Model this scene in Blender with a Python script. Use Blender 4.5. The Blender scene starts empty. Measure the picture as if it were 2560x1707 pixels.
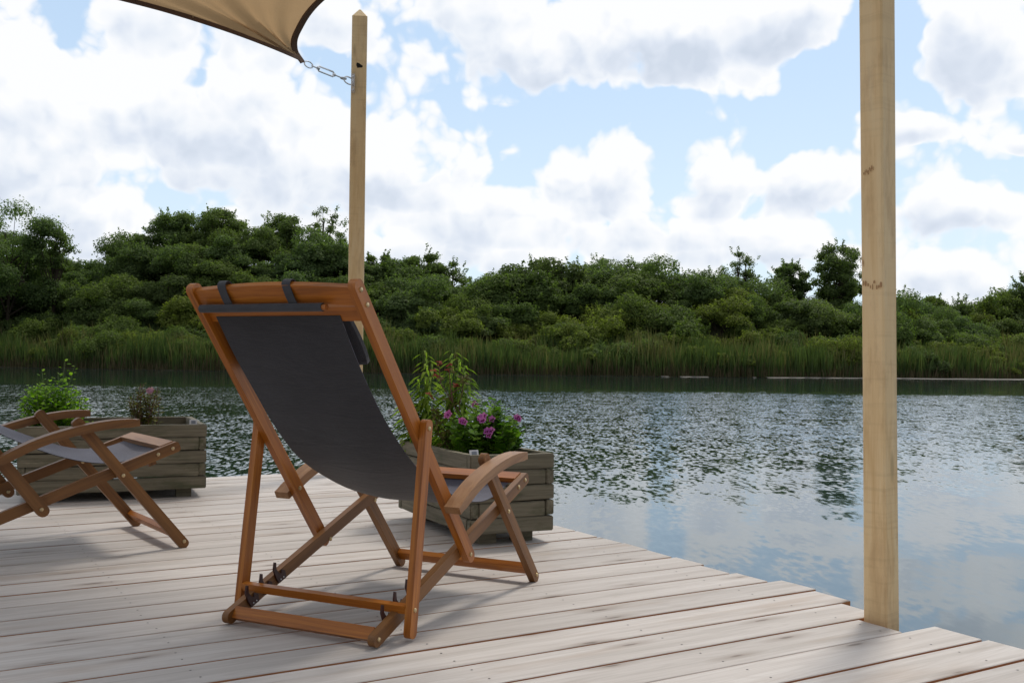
import bpy, bmesh, math, random
import numpy as np
from mathutils import Vector, Matrix
from mathutils import noise as mnoise
PI = math.pi
S = bpy.context.scene
C = S.collection
random.seed(7)
RNG = np.random.default_rng(11)

# ------------------------------------------------------------------ camera
F_PX, PITCH, ROLL, EYE = 2550.0, 0.0147, 0.012, 0.8      # focal length in photo pixels (2560 wide)
cp, sp, cr, sr = math.cos(PITCH), math.sin(PITCH), math.cos(ROLL), math.sin(ROLL)
_r = Vector((1, 0, 0)); _u = Vector((0, -sp, cp)); FW = Vector((0, cp, sp))
RX = cr*_r + sr*_u; UP = -sr*_r + cr*_u
cam = bpy.data.cameras.new('camera'); camo = bpy.data.objects.new('camera', cam); C.objects.link(camo)
camo.matrix_world = Matrix(((RX[0], UP[0], -FW[0], 0), (RX[1], UP[1], -FW[1], 0), (RX[2], UP[2], -FW[2], EYE), (0, 0, 0, 1)))
cam.sensor_width = 36; cam.lens = 36*F_PX/2560; cam.clip_start = .05; cam.clip_end = 3000
S.camera = camo
K = 2560/2352
def ray(x, y):                      # x, y in a 2352 x 1568 frame
    return (x*K-1280)*RX - (y*K-853.5)*UP + F_PX*FW
def at(x, y, D):
    d = ray(x, y); return Vector((0, 0, EYE)) + d*(D/d[1])

# ------------------------------------------------------------------ helpers
def tag(o, label=None, cat=None, group=None, kind=None):
    if label: o['label'] = label
    if cat: o['category'] = cat
    if group: o['group'] = group
    if kind: o['kind'] = kind
    return o
def empty(name, loc, rz=0, label=None, cat=None, group=None, scale=1):
    o = bpy.data.objects.new(name, None); C.objects.link(o)
    o.location = loc; o.rotation_euler = (0, 0, rz); o.scale = (scale,)*3
    o.empty_display_size = .1
    return tag(o, label, cat, group)
def link(name, me, mats, parent=None):
    o = bpy.data.objects.new(name, me); C.objects.link(o)
    for m in (mats if isinstance(mats, (list, tuple)) else [mats]): me.materials.append(m)
    if parent: o.parent = parent
    return o
def dup(root, loc, rz, label=None, scale=None):
    def cp_(o, par):
        c = o.copy(); C.objects.link(c); c.parent = par
        for ch in [k for k in kids.get(o.name, [])]: cp_(ch, c)
        return c
    kids = {}
    for o in list(C.objects):
        if o.parent: kids.setdefault(o.parent.name, []).append(o)
    r = cp_(root, None); r.location = loc; r.rotation_euler = (0, 0, rz)
    if label: r['label'] = label
    if scale: r.scale = (scale,)*3
    return r
def from_bm(bm, name, mats, parent=None, axis=None, sharp=35, off=None):
    bmesh.ops.recalc_face_normals(bm, faces=bm.faces)
    me = bpy.data.meshes.new(name); bm.to_mesh(me); bm.free()
    for p in me.polygons: p.use_smooth = True
    me.set_sharp_from_angle(angle=math.radians(sharp))
    if axis is not None:
        a = Vector(axis).normalized()
        b = a.orthogonal().normalized(); c = a.cross(b)
        off = off or (random.uniform(0, 50), random.uniform(0, 5), random.uniform(0, 5))
        at_ = me.attributes.new('gc', 'FLOAT_VECTOR', 'POINT')
        data = []
        for v in me.vertices:
            data += [v.co.dot(a)+off[0], v.co.dot(b)+off[1], v.co.dot(c)+off[2]]
        at_.data.foreach_set('vector', data)
    return link(name, me, mats, parent)
def bevel(bm, w=.0025, seg=2, ang=40):
    es = [e for e in bm.edges if len(e.link_faces) == 2 and e.calc_face_angle(0) > math.radians(ang)]
    bmesh.ops.bevel(bm, geom=es, offset=w, segments=seg, affect='EDGES', clamp_overlap=True)
def prism(bm, outline, x0, x1):
    """outline: list of (y,z); extruded along x"""
    a = [bm.verts.new((x0, p[0], p[1])) for p in outline]
    b = [bm.verts.new((x1, p[0], p[1])) for p in outline]
    n = len(a)
    bm.faces.new(a); bm.faces.new(b[::-1])
    for i in range(n): bm.faces.new((a[i], b[i], b[(i+1) % n], a[(i+1) % n]))
def box(bm, lo, hi, bev=0):
    vs = [bm.verts.new((x, y, z)) for x in (lo[0], hi[0]) for y in (lo[1], hi[1]) for z in (lo[2], hi[2])]
    for f in ((0, 1, 3, 2), (4, 6, 7, 5), (0, 4, 5, 1), (2, 3, 7, 6), (0, 2, 6, 4), (1, 5, 7, 3)):
        bm.faces.new([vs[i] for i in f])
def rail(name, p0, p1, w, x0, x1, mat, parent, r0=.5, r1=.5, bev=.003):
    p0 = Vector(p0); p1 = Vector(p1); d = (p1-p0).normalized(); n = Vector((-d[1], d[0]))
    out = []
    for (c, s, rr) in ((p1, 1, r1), (p0, -1, r0)):
        r = w*rr
        for k in range(9):
            t = -PI/2+PI*k/8
            cc = c - d*s*r
            cx_ = s*math.cos(t)*r; ny = math.sin(t)
            yy = s*(ny*r + (w/2-r)*(1 if ny > 1e-6 else -1 if ny < -1e-6 else 0))
            if abs(ny) < 1e-6: yy = 0
            q = cc + d*cx_ + n*yy
            out.append((q[0], q[1]))
    bm = bmesh.new(); prism(bm, out, x0, x1); bevel(bm, bev)
    return from_bm(bm, name, mat, parent, (0, d[0], d[1]))
def crossbar(name, sec, x0, x1, mat, parent, bow=None, bev=.003, n=1):
    bm = bmesh.new()
    rings = []
    for i in range(n+1):
        t = i/n; x = x0+(x1-x0)*t
        oy, oz = bow(t) if bow else (0, 0)
        rings.append([bm.verts.new((x, p[0]+oy, p[1]+oz)) for p in sec])
    m = len(sec)
    bm.faces.new(rings[0]); bm.faces.new(rings[-1][::-1])
    for i in range(n):
        for j in range(m):
            bm.faces.new((rings[i][j], rings[i+1][j], rings[i+1][(j+1) % m], rings[i][(j+1) % m]))
    bevel(bm, bev)
    return from_bm(bm, name, mat, parent, (1, 0, 0))
def rect2(c, d, w, h):
    """rectangle in (y,z): centre c, long direction d, size w along d, h across"""
    d = Vector(d).normalized(); n = Vector((-d[1], d[0])); c = Vector(c)
    return [tuple(c+d*a*w/2+n*b*h/2) for a, b in ((-1, -1), (1, -1), (1, 1), (-1, 1))]
def tube(bm, pts, r, seg=8, cap=True, closed=False):
    pts = [Vector(p) for p in pts]; n = len(pts)
    rs = r if isinstance(r, (list, tuple)) else [r]*n
    prev = None; rings = []
    for i, p in enumerate(pts):
        if closed: t = (pts[(i+1) % n]-pts[i-1])
        else: t = (pts[min(i+1, n-1)]-pts[max(i-1, 0)])
        t = t.normalized() if t.length > 1e-9 else Vector((0, 0, 1))
        if prev is None: a = t.orthogonal().normalized()
        else:
            a = prev - t*prev.dot(t); a = a.normalized() if a.length > 1e-6 else t.orthogonal().normalized()
        prev = a; b = t.cross(a)
        rings.append([bm.verts.new(p+(a*math.cos(k*2*PI/seg)+b*math.sin(k*2*PI/seg))*rs[i]) for k in range(seg)])
    m = n if closed else n-1
    for i in range(m):
        A = rings[i]; Bq = rings[(i+1) % n]
        for k in range(seg): bm.faces.new((A[k], A[(k+1) % seg], Bq[(k+1) % seg], Bq[k]))
    if cap and not closed:
        bm.faces.new(rings[0][::-1]); bm.faces.new(rings[-1])
def disc(bm, c, nrm, r, h):
    nrm = Vector(nrm).normalized(); c = Vector(c)
    tube(bm, [c, c+nrm*h*.6, c+nrm*h], [r, r*.9, r*.45], 10)

# ------------------------------------------------------------------ node helpers
class NT:
    def __init__(s, tree): s.t = tree; s.n = tree.nodes; s.l = tree.links
    def __call__(s, typ, ins=None, **kw):
        n = s.n.new(typ)
        for k, v in kw.items(): setattr(n, k, v)
        if ins:
            for k, v in ins.items():
                sock = n.inputs[k]
                if hasattr(v, 'is_linked') or hasattr(v, 'is_output'): s.l.new(v, sock)
                else: sock.default_value = v
        return n
    def math(s, op, a, b=None, c=None, clamp=False):
        n = s.n.new('ShaderNodeMath'); n.operation = op; n.use_clamp = clamp
        for i, v in enumerate((a, b, c)):
            if v is None: continue
            if isinstance(v, (int, float)): n.inputs[i].default_value = v
            else: s.l.new(v, n.inputs[i])
        return n.outputs[0]
    def vmath(s, op, a, b=None, c=None, out=0):
        n = s.n.new('ShaderNodeVectorMath'); n.operation = op
        for i, v in enumerate((a, b, c)):
            if v is None: continue
            if isinstance(v, (tuple, list, Vector)): n.inputs[i].default_value = tuple(v)
            else: s.l.new(v, n.inputs[i])
        return n.outputs[out]
    def mix(s, f, a, b, blend='MIX'):
        n = s.n.new('ShaderNodeMix'); n.data_type = 'RGBA'; n.blend_type = blend
        for i, v in ((0, f), (6, a), (7, b)):
            if isinstance(v, (int, float)): n.inputs[i].default_value = v
            elif isinstance(v, (tuple, list)): n.inputs[i].default_value = (tuple(v)+(1,))[:4]
            else: s.l.new(v, n.inputs[i])
        return n.outputs[2]
    def noise(s, vec, scale, detail=4, rough=.5, dist=0, out=0, dims='3D'):
        n = s('ShaderNodeTexNoise', noise_dimensions=dims); s.l.new(vec, n.inputs['Vector'])
        n.inputs['Scale'].default_value = scale; n.inputs['Detail'].default_value = detail
        n.inputs['Roughness'].default_value = rough; n.inputs['Distortion'].default_value = dist
        return n.outputs[out]
    def rng(s, v, a, b, c=0., d=1., smooth=False):
        n = s('ShaderNodeMapRange', interpolation_type='SMOOTHSTEP' if smooth else 'LINEAR')
        s.l.new(v, n.inputs[0])
        for i, q in enumerate((a, b, c, d)): n.inputs[1+i].default_value = q
        return n.outputs[0]
    def ramp(s, v, stops):
        n = s('ShaderNodeValToRGB'); s.l.new(v, n.inputs[0]); e = n.color_ramp.elements
        while len(e) < len(stops): e.new(.5)
        for i, (p, c) in enumerate(stops): e[i].position = p; e[i].color = (tuple(c)+(1,))[:4]
        return n.outputs[0]
def newmat(name):
    m = bpy.data.materials.new(name); m.use_nodes = True; m.node_tree.nodes.clear()
    t = NT(m.node_tree); out = t('ShaderNodeOutputMaterial')
    b = t('ShaderNodeBsdfPrincipled'); t.l.new(b.outputs[0], out.inputs[0])
    return m, t, b, out
def sv(v, x, y, z, t): return t.vmath('MULTIPLY', v, (x, y, z))

def wood(name, dark, mid, light, rough=.5, knots=0, stain=None, stain_amt=0, bump=.15, gl=1., fine=1., saw=0):
    m, t, b, out = newmat(name)
    a = t('ShaderNodeAttribute', attribute_name='gc').outputs['Vector']
    g1 = t.noise(sv(a, 2.2, 45*gl, 45*gl, t), 1, 4, .6, .6)
    g2 = t.noise(sv(a, 9, 260*fine, 260*fine, t), 1, 2, .5)
    v = t.math('ADD', t.math('MULTIPLY', g1, .75), t.math('MULTIPLY', g2, .25))
    col = t.ramp(v, [(.33, dark), (.5, mid), (.68, light)])
    big = t.noise(sv(a, 1.5, 6, 6, t), 1, 2)
    col = t.mix(t.rng(big, .35, .7), col, t.mix(.55, col, mid))
    if saw:
        sw = t.noise(sv(a, 70, 5, 5, t), 1, 2, .5); pt = t.noise(sv(a, 3, 4, 4, t), 1, 2)
        col = t.mix(t.math('MULTIPLY', t.math('MULTIPLY', t.rng(sw, .52, .7), t.rng(pt, .4, .6)), .22), col, tuple(c*.75 for c in dark))
    if stain:
        s = t.noise(sv(a, 4, 14, 14, t), 1, 5, .65)
        col = t.mix(t.math('MULTIPLY', t.rng(s, .5, .66), stain_amt), col, stain)
    if knots:
        vo = t('ShaderNodeTexVoronoi', {'Vector': sv(a, 2.2, 9, 9, t), 'Scale': 1.0, 'Randomness': 1.0}).outputs['Distance']
        col = t.mix(t.math('MULTIPLY', t.rng(vo, .13, .05), knots), col, tuple(c*.45 for c in dark))
    t.l.new(col, b.inputs['Base Color'])
    b.inputs['Roughness'].default_value = rough
    bp = t('ShaderNodeBump', {'Strength': bump, 'Distance': .003, 'Height': v}); t.l.new(bp.outputs[0], b.inputs['Normal'])
    return m
def plain(name, col, rough=.5, metal=0, spec=.5, sheen=0):
    m, t, b, out = newmat(name)
    tc = t('ShaderNodeTexCoord').outputs['Object']
    n = t.noise(tc, 30, 3)
    c = t.mix(t.rng(n, .3, .7), tuple(x*.85 for x in col), tuple(min(1, x*1.12) for x in col))
    t.l.new(c, b.inputs['Base Color']); b.inputs['Roughness'].default_value = rough; b.inputs['Metallic'].default_value = metal
    b.inputs['Specular IOR Level'].default_value = spec
    if sheen: b.inputs['Sheen Weight'].default_value = sheen; b.inputs['Sheen Roughness'].default_value = .5
    return m
def leafmat(name, dark, light, trans=.35, rough=.55, spread=.25):
    m, t, b, out = newmat(name)
    r = t('ShaderNodeAttribute', attribute_name='rnd').outputs['Fac']
    oi = t('ShaderNodeObjectInfo').outputs['Random']
    f = t.math('ADD', t.math('MULTIPLY', r, 1-spread), t.math('MULTIPLY', oi, spread))
    col = t.mix(f, dark, light)
    col = t.mix(t.math('MULTIPLY', t.math('FRACT', t.math('MULTIPLY', oi, 7.3)), .35), col, t.mix(1, col, (1.25, 1.05, .7), 'MULTIPLY'))
    t.l.new(col, b.inputs['Base Color']); b.inputs['Roughness'].default_value = rough; b.inputs['Specular IOR Level'].default_value = .06
    tr = t('ShaderNodeBsdfTranslucent'); t.l.new(t.mix(1, col, (1.1, 1.3, .5), 'MULTIPLY'), tr.inputs[0])
    mx = t('ShaderNodeMixShader', {0: trans}); t.l.new(b.outputs[0], mx.inputs[1]); t.l.new(tr.outputs[0], mx.inputs[2])
    t.l.new(mx.outputs[0], out.inputs[0])
    return m

M = {}
M['w_orange'] = wood('oiled_wood_orange', (.18, .052, .006), (.38, .118, .012), (.53, .195, .024), .38, bump=.1)
M['w_brown'] = wood('oiled_wood_brown', (.11, .044, .011), (.20, .083, .020), (.29, .13, .036), .5, bump=.12)
M['w_tan'] = wood('worn_wood_tan', (.17, .075, .030), (.31, .155, .065), (.42, .24, .12), .5, bump=.15)
M['w_plant'] = wood('weathered_planter_wood', (.075, .066, .045), (.165, .145, .10), (.26, .23, .165), .8, .6, (.055, .062, .026), .7, .3)
M['w_post'] = wood('pale_post_wood', (.74, .50, .24), (.86, .63, .345), (.90, .71, .44), .6, .5, (.42, .24, .11), .35, .12, gl=.6, saw=1)
M['canvas'] = plain('charcoal_canvas', (.033, .033, .042), .9, 0, .2, .3)
def canvas(name, col, sheen):
    m, t, b, out = newmat(name); tc = t('ShaderNodeTexCoord').outputs['Object']
    sl = t.noise(sv(tc, 500, 60, 60, t), 1, 2); sp2 = t.noise(sv(tc, 30, 700, 700, t), 1, 1); bl = t.noise(tc, 5, 4, .6); cr = t.noise(sv(tc, 4, 14, 14, t), 1, 4, .6, 1.2)
    f = t.math('ADD', t.math('MULTIPLY', bl, .6), t.math('MULTIPLY', sp2, .4))
    c = t.mix(t.rng(f, .35, .65), tuple(x*.8 for x in col), tuple(x*1.2 for x in col))
    t.l.new(c, b.inputs['Base Color']); b.inputs['Roughness'].default_value = .9; b.inputs['Specular IOR Level'].default_value = .2
    b.inputs['Sheen Weight'].default_value = sheen
    h = t.math('ADD', t.math('MULTIPLY', sl, .0006), t.math('ADD', t.math('MULTIPLY', sp2, .0008), t.math('MULTIPLY', cr, .0035)))
    bp = t('ShaderNodeBump', {'Strength': .8, 'Distance': 1., 'Height': h}); t.l.new(bp.outputs[0], b.inputs['Normal'])
    return m
M['canvas'] = canvas('charcoal_canvas', (.033, .033, .040), .3)
M['canvas_lit'] = canvas('sunlit_canvas', (.09, .09, .125), .3)  # same charcoal cloth, lightened to paint in the sun on the seat
M['canvas_strap'] = plain('charcoal_webbing', (.045, .047, .056), .8, 0, .3, .2)
M['brass'] = plain('worn_brass', (.55, .42, .24), .3, 1)
M['steel'] = plain('zinc_steel', (.62, .63, .65), .3, 1)
M['hook'] = plain('dark_red_hook', (.05, .016, .014), .45)
M['soil'] = plain('soil', (.03, .022, .015), .95)
M['white'] = plain('white_plastic', (.75, .75, .78), .4)
M['print'] = plain('grey_print', (.25, .27, .32), .5)
M['bark'] = plain('bark', (.06, .045, .03), .9)
M['stem_green'] = plain('green_stem', (.10, .16, .04), .6)
M['stem_brown'] = plain('woody_stem', (.13, .06, .04), .7)
M['hole'] = plain('dark_notch', (.01, .008, .006), .9)

# ------------------------------------------------------------------ world
def build_world():
    w = bpy.data.worlds.new('World'); S.world = w; w.use_nodes = True
    w.node_tree.nodes.clear(); t = NT(w.node_tree)
    out = t('ShaderNodeOutputWorld'); bg = t('ShaderNodeBackground'); t.l.new(bg.outputs[0], out.inputs[0])
    sky = t('ShaderNodeTexSky', sky_type='NISHITA', sun_disc=False, sun_elevation=SUN_EL, sun_rotation=SUN_AZ, altitude=0, air_density=1.0, dust_density=1.2, ozone_density=1.0)
    bg.inputs['Strength'].default_value = .1
    blobs = CLOUDS
    tc = t('ShaderNodeTexCoord').outputs['Generated']
    sp_ = t('ShaderNodeSeparateXYZ', {0: tc})
    az = t.math('ARCTAN2', sp_.outputs[0], sp_.outputs[1]); el = t.math('ARCSINE', sp_.outputs[2])
    P = t('ShaderNodeCombineXYZ', {0: az, 1: el, 2: 0.}).outputs[0]
    wn = t.noise(P, 11, 3, .6, out=1, dims='2D')
    P2 = t.vmath('ADD', P, t.vmath('MULTIPLY', t.vmath('SUBTRACT', wn, (.5, .5, .5)), (.035, .025, 0)))
    acc = None; grad = None
    for (x, y, rx, ry, wt) in blobs:
        d = ray(x, y); a_ = math.atan2(d[0], d[1]); e_ = math.atan2(d[2], math.hypot(d[0], d[1]))
        a = rx/2343; b = ry/2343
        v = t.vmath('MULTIPLY_ADD', P2, (1/a, 1/b, 0), (-a_/a, -e_/b, 0))
        dd = t.vmath('DOT_PRODUCT', v, v, out=1)
        e = t.math('MULTIPLY', t.math('SUBTRACT', 1.0, dd, clamp=True), wt)
        acc = e if acc is None else t.math('ADD', acc, e)
        if wt > .55:
            gy = t.math('MULTIPLY', t.vmath('DOT_PRODUCT', v, (.25, 1, 0), out=1), e)
            grad = gy if grad is None else t.math('ADD', grad, gy)
    acc = t.math('MINIMUM', acc, 1.0)
    # high above the frame the same broken cloud cover goes on
    front = t.math('MULTIPLY', t.rng(el, .36, .42), .42)
    side_ = t.math('MULTIPLY', t.rng(t.math('ABSOLUTE', az), .5, .65), .42)
    acc = t.math('ADD', acc, t.math('MAXIMUM', front, side_))
    def puff(q):
        vor = t('ShaderNodeTexVoronoi', {'Vector': q, 'Scale': 14.0, 'Detail': 2.3, 'Roughness': .5, 'Lacunarity': 2.4}, voronoi_dimensions='2D', feature='F1').outputs['Distance']
        fb = t.noise(q, 7, 5, .5, dims='2D')
        return t.math('ADD', t.math('MULTIPLY', t.math('SUBTRACT', .5, vor), 1.25), t.math('MULTIPLY', t.math('SUBTRACT', fb, .5), 1.2))
    N0 = puff(P2); N1 = puff(t.vmath('ADD', P2, (.005, .016, 0)))
    F0 = t.math('ADD', acc, N0)
    mask = t.math('MULTIPLY', t.rng(F0, -.30, .10, smooth=True), .97)
    lit = t.math('MULTIPLY_ADD', t.math('SUBTRACT', N0, N1), .5, .70)
    lit = t.math('ADD', lit, t.math('MULTIPLY', grad, 1.0))
    thick = t.math('MULTIPLY', t.rng(F0, .25, 1.0), t.rng(t.noise(P, 6, 3, .5, dims='2D'), .36, .6))
    edge = t.rng(F0, .25, -.1, 0, .3)
    shade = t.math('SUBTRACT', t.math('ADD', lit, edge), t.math('MULTIPLY', thick, .34), clamp=True)
    cloud = t.ramp(shade, [(0., (6.4, 7.1, 8.2)), (.3, (7.5, 8.1, 9.1)), (.5, (8.7, 9.1, 9.7)), (.76, (10.0, 10.05, 10.2))])
    skyc = t.mix(1, sky.outputs[0], (SKYM, SKYM, SKYM*1.02), 'MULTIPLY')
    skyc = t.mix(.7, skyc, (6.3, 8.3, 10.6))
    hz = t.math('MULTIPLY', t.rng(el, .32, .0, smooth=True), .75)
    skyc = t.mix(hz, skyc, (8.2, 9.6, 10.6))
    col = t.mix(mask, skyc, cloud)
    col = t.mix(t.rng(el, -.02, -.06), col, (1.2, 1.3, 1.1))
    back = t.rng(sp_.outputs[1], .25, -.45, 1., .42, smooth=True)
    col = t.vmath('MULTIPLY', col, t('ShaderNodeCombineXYZ', {0: back, 1: back, 2: back}).outputs[0])
    t.l.new(col, bg.inputs['Color'])
    w.cycles.sampling_method = 'MANUAL'; w.cycles.sample_map_resolution = 256
CLOUDS = [(120, 330, 330, 240, .95), (430, 230, 330, 150, .9), (720, 400, 360, 150, .9), (950, 360, 200, 130, .9), (40, 150, 130, 150, .7), (560, 60, 380, 110, .8),
          (1250, 70, 560, 150, 1.0), (1620, 60, 280, 150, .9), (1840, 40, 170, 110, .7), (1500, 170, 160, 50, .4),
          (1370, 400, 175, 115, 1.05), (1640, 420, 115, 100, 1.), (1850, 430, 120, 95, 1.), (1450, 520, 500, 70, .7), (1100, 500, 260, 80, .7), (950, 570, 600, 80, .8), (300, 540, 500, 100, .6),
          (1700, 570, 420, 70, .7), (2260, 80, 150, 160, 1.), (2110, 296, 120, 34, .75), (2200, 495, 165, 66, 1.),
          (2220, 630, 190, 70, .8), (2352, 340, 30, 30, .6), (1780, 255, 40, 16, .5),
          (1150, 270, 170, 36, -.5), (1500, 270, 400, 50, -.6), (1860, 250, 130, 130, -.8), (430, 185, 60, 26, -.45), (1165, 400, 60, 55, -.5), (60, 20, 90, 50, -.5)]
SUN_EL = math.radians(56); SUN_AZ = math.radians(28)     # ahead of the camera and to the right
SKYM = 1.15
build_world()
sun = bpy.data.lights.new('sun', 'SUN'); sun.energy = 1.9; sun.angle = math.radians(10); sun.color = (1, .93, .82)
suno = bpy.data.objects.new('sun', sun); C.objects.link(suno)
sd = Vector((math.sin(SUN_AZ)*math.cos(SUN_EL), math.cos(SUN_AZ)*math.cos(SUN_EL), math.sin(SUN_EL)))
suno.rotation_euler = sd.to_track_quat('Z', 'Y').to_euler(); suno.location = (5, 8, 20)
S.view_settings.view_transform = 'Standard'; S.view_settings.look = 'None'; S.view_settings.exposure = 0; S.view_settings.gamma = 1

# ------------------------------------------------------------------ deck (local x along the boards, y across)
PSI = .5428; BW = .17194; B0 = 4.9132; EDGE = 2.70
def deckw(a, b, z=0): return Vector((a*math.cos(PSI)-b*math.sin(PSI), a*math.sin(PSI)+b*math.cos(PSI), z))
def build_deck():
    bm = bmesh.new(); lay = bm.faces.layers.int.new('bid'); rnd = random.Random(3)
    gap = .012
    for n in range(-10, 38):
        b1 = B0-BW*n; b0 = b1-BW          # board between line n and n+1
        end = EDGE+rnd.uniform(-.018, .02)
        if n == 13: end += .05
        if n == 14: end += .035
        if n == 16: end = 2.565
        st = -6.2
        joints = [st, end]
        if n > -10: 
            j = rnd.choice([-2.43, -3.05, -1.82, -3.67]); joints = [st, j, end]
        dz = rnd.uniform(-.0015, .0015)
        for k in range(len(joints)-1):
            x0 = joints[k]+(.002 if k else 0); x1 = joints[k+1]-(.002 if k < len(joints)-2 else 0)
            g0 = gap/2+rnd.uniform(-.0015, .0015); g1 = gap/2+rnd.uniform(-.0015, .0015)
            e0 = rnd.uniform(-.003, .003); c = .002; th = .03
            # chamfered section, ends slightly out of square
            sec = [(b0+g0, dz-th), (b0+g0, dz-c), (b0+g0+c, dz), (b1-g1-c, dz), (b1-g1, dz-c), (b1-g1, dz-th)]
            A = [bm.verts.new((x0, s[0], s[1])) for s in sec]
            Bv = [bm.verts.new((x1+(e0 if i > 2 else -e0), s[0], s[1])) for i, s in enumerate(sec)]
            bid = rnd.randint(1, 100000)
            fs = [bm.faces.new(A), bm.faces.new(Bv[::-1])]
            for i in range(6): fs.append(bm.faces.new((A[i], Bv[i], Bv[(i+1) % 6], A[(i+1) % 6])))
            for i, f in enumerate(fs):
                f[lay] = bid
                f.material_index = 0 if i in (3, 4, 5) else 1
        for row in np.arange(2.517, -6, -.621):
            if row > end: continue
            for s in (.28, .72):
                x = row+rnd.uniform(-.006, .006); y = b0+BW*s+rnd.uniform(-.008, .008); r = .0034
                vs = [bm.verts.new((x+r*math.cos(a), y+r*math.sin(a), dz+.0006)) for a in np.arange(0, 2*PI-.01, PI/3)]
                f = bm.faces.new(vs); f.material_index = 2
    nb = len(bm.faces)
    # joists, edge beam and piles under the boards
    for row in np.arange(2.517, -6, -.621): box(bm, (row-.025, B0-BW*37.9, -.19), (row+.025, B0+BW*9.7, -.0325))
    for (a, b) in [(2.5, 6.4), (2.5, 4.2), (2.5, 2.3), (2.5, -.5), (.2, 6.4), (-2.2, 6.4), (-4.5, 6.4)]:
        box(bm, (a-.16, b-.06, -1.4), (a-.04, b+.06, -.195))
    bm.faces.ensure_lookup_table()
    for f in bm.faces[nb:]: f.material_index = 1
    me = bpy.data.meshes.new('deck'); bm.to_mesh(me); bm.free()
    m, t, b, out = newmat('limewashed_boards')
    tc = t('ShaderNodeTexCoord').outputs['Object']
    bid = t('ShaderNodeAttribute', attribute_name='bid').outputs['Fac']
    wn = t('ShaderNodeTexWhiteNoise', {'W': bid}, noise_dimensions='1D')
    P = t.vmath('ADD', tc, t.vmath('MULTIPLY', wn.outputs['Color'], (40, 40, 40)))
    ring = t.noise(sv(P, .55, 6, 1, t), 1, 2, .5, .3)                       # slow field -> cathedral grain by sine of it
    gr = t.math('SINE', t.math('MULTIPLY', ring, 170))
    gr = t.math('MULTIPLY_ADD', gr, .5, .5)
    fine = t.noise(sv(P, 5, 190, 1, t), 1, 3, .6)
    streak = t.noise(sv(P, 1.2, 26, 1, t), 1, 4, .6, .3)
    base = t.ramp(streak, [(.3, (.46, .42, .385)), (.5, (.555, .508, .475)), (.7, (.615, .572, .54))])
    base = t.mix(t.math('MULTIPLY', t.rng(gr, .62, 1.), .16), base, (.33, .275, .24))
    base = t.mix(t.math('MULTIPLY', t.rng(fine, .52, .75), .22), base, (.29, .25, .225))
    br = t.noise(sv(P, .9, 7, 1, t), 1, 4, .62)
    base = t.mix(t.math('MULTIPLY', t.rng(br, .57, .68), .38), base, (.36, .26, .185))
    vo = t('ShaderNodeTexVoronoi', {'Vector': sv(P, 1.15, 5.2, 1, t), 'Scale': 1., 'Randomness': 1.}, voronoi_dimensions='2D').outputs['Distance']
    vo = t.math('ADD', vo, t.math('MULTIPLY', t.math('SUBTRACT', t.noise(sv(P, 6, 30, 1, t), 1, 3), .5), .10))
    base = t.mix(t.math('MULTIPLY', t.rng(vo, .14, .03), .55), base, (.25, .19, .15))
    base = t.mix(t.math('MULTIPLY', t.rng(vo, .04, .02), .6), base, (.10, .07, .05))
    tone = t.rng(wn.outputs['Value'], 0, 1, .87, 1.06)
    base = t.vmath('MULTIPLY', base, t('ShaderNodeCombineXYZ', {0: tone, 1: tone, 2: tone}).outputs[0])
    t.l.new(base, b.inputs['Base Color']); b.inputs['Roughness'].default_value = .62; b.inputs['Specular IOR Level'].default_value = .35
    h = t.math('ADD', t.math('MULTIPLY', fine, .5), t.math('MULTIPLY', gr, .25))
    bp = t('ShaderNodeBump', {'Strength': .35, 'Distance': .0015, 'Height': h}); t.l.new(bp.outputs[0], b.inputs['Normal'])
    side = plain('board_edges', (.46, .20, .08), .8)
    nail = plain('nail_heads', (.07, .06, .06), .5, .6)
    o = link('deck', me, [m, side, nail]); o.rotation_euler = (0, 0, PSI)
    tag(o, kind='structure')
build_deck()

# ------------------------------------------------------------------ deck chair
W = .5623
def arc(pts, n=24):
    """Catmull-Rom through 2D points"""
    P = [Vector(p) for p in pts]; P = [P[0]*2-P[1]]+P+[P[-1]*2-P[-2]]
    out = []
    for i in range(1, len(P)-2):
        for k in range(n):
            t = k/n; a, b, c, d = P[i-1:i+3]
            out.append(.5*((2*b)+(c-a)*t+(2*a-5*b+4*c-d)*t*t+(3*b-a-3*c+d)*t**3))
    out.append(P[-2]); return out
def strip_obj(name, prof, x0, x1, th, mat, parent, nx=14, sag=0, wav=0, pinch=0, skew=0):
    """thin cloth following prof (y,z), spanning x0..x1"""
    bm = bmesh.new(); n = len(prof)
    nor = []
    for i in range(n):
        d = (prof[min(i+1, n-1)]-prof[max(i-1, 0)]).normalized(); nor.append(Vector((-d[1], d[0])))
    grid = []
    for side in (0, 1):
        rows = []
        for i, p in enumerate(prof):
            t = i/(n-1); row = []
            for j in range(nx+1):
                s = j/nx
                off = -sag*math.sin(PI*t)*math.sin(PI*s) + wav*math.sin(7*s+5*t)*math.sin(11*t+3*s)*math.sin(PI*t)
                q = p+nor[i]*(off+side*th)
                inset = pinch*math.sin(PI*t)
                row.append(bm.verts.new((x0+inset+(x1-x0-2*inset)*s-skew*(1-t)**2.5, q[0], q[1])))
            rows.append(row)
        grid.append(rows)
    for side in (0, 1):
        for i in range(n-1):
            for j in range(nx): bm.faces.new((grid[side][i][j], grid[side][i][j+1], grid[side][i+1][j+1], grid[side][i+1][j]))
    for i in range(n-1):
        for j in (0, nx): bm.faces.new((grid[0][i][j], grid[1][i][j], grid[1][i+1][j], grid[0][i+1][j]))
    for j in range(nx):
        for i in (0, n-1): bm.faces.new((grid[0][i][j], grid[0][i][j+1], grid[1][i][j+1], grid[1][i][j]))
    return from_bm(bm, name, mat, parent, sharp=60)
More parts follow.
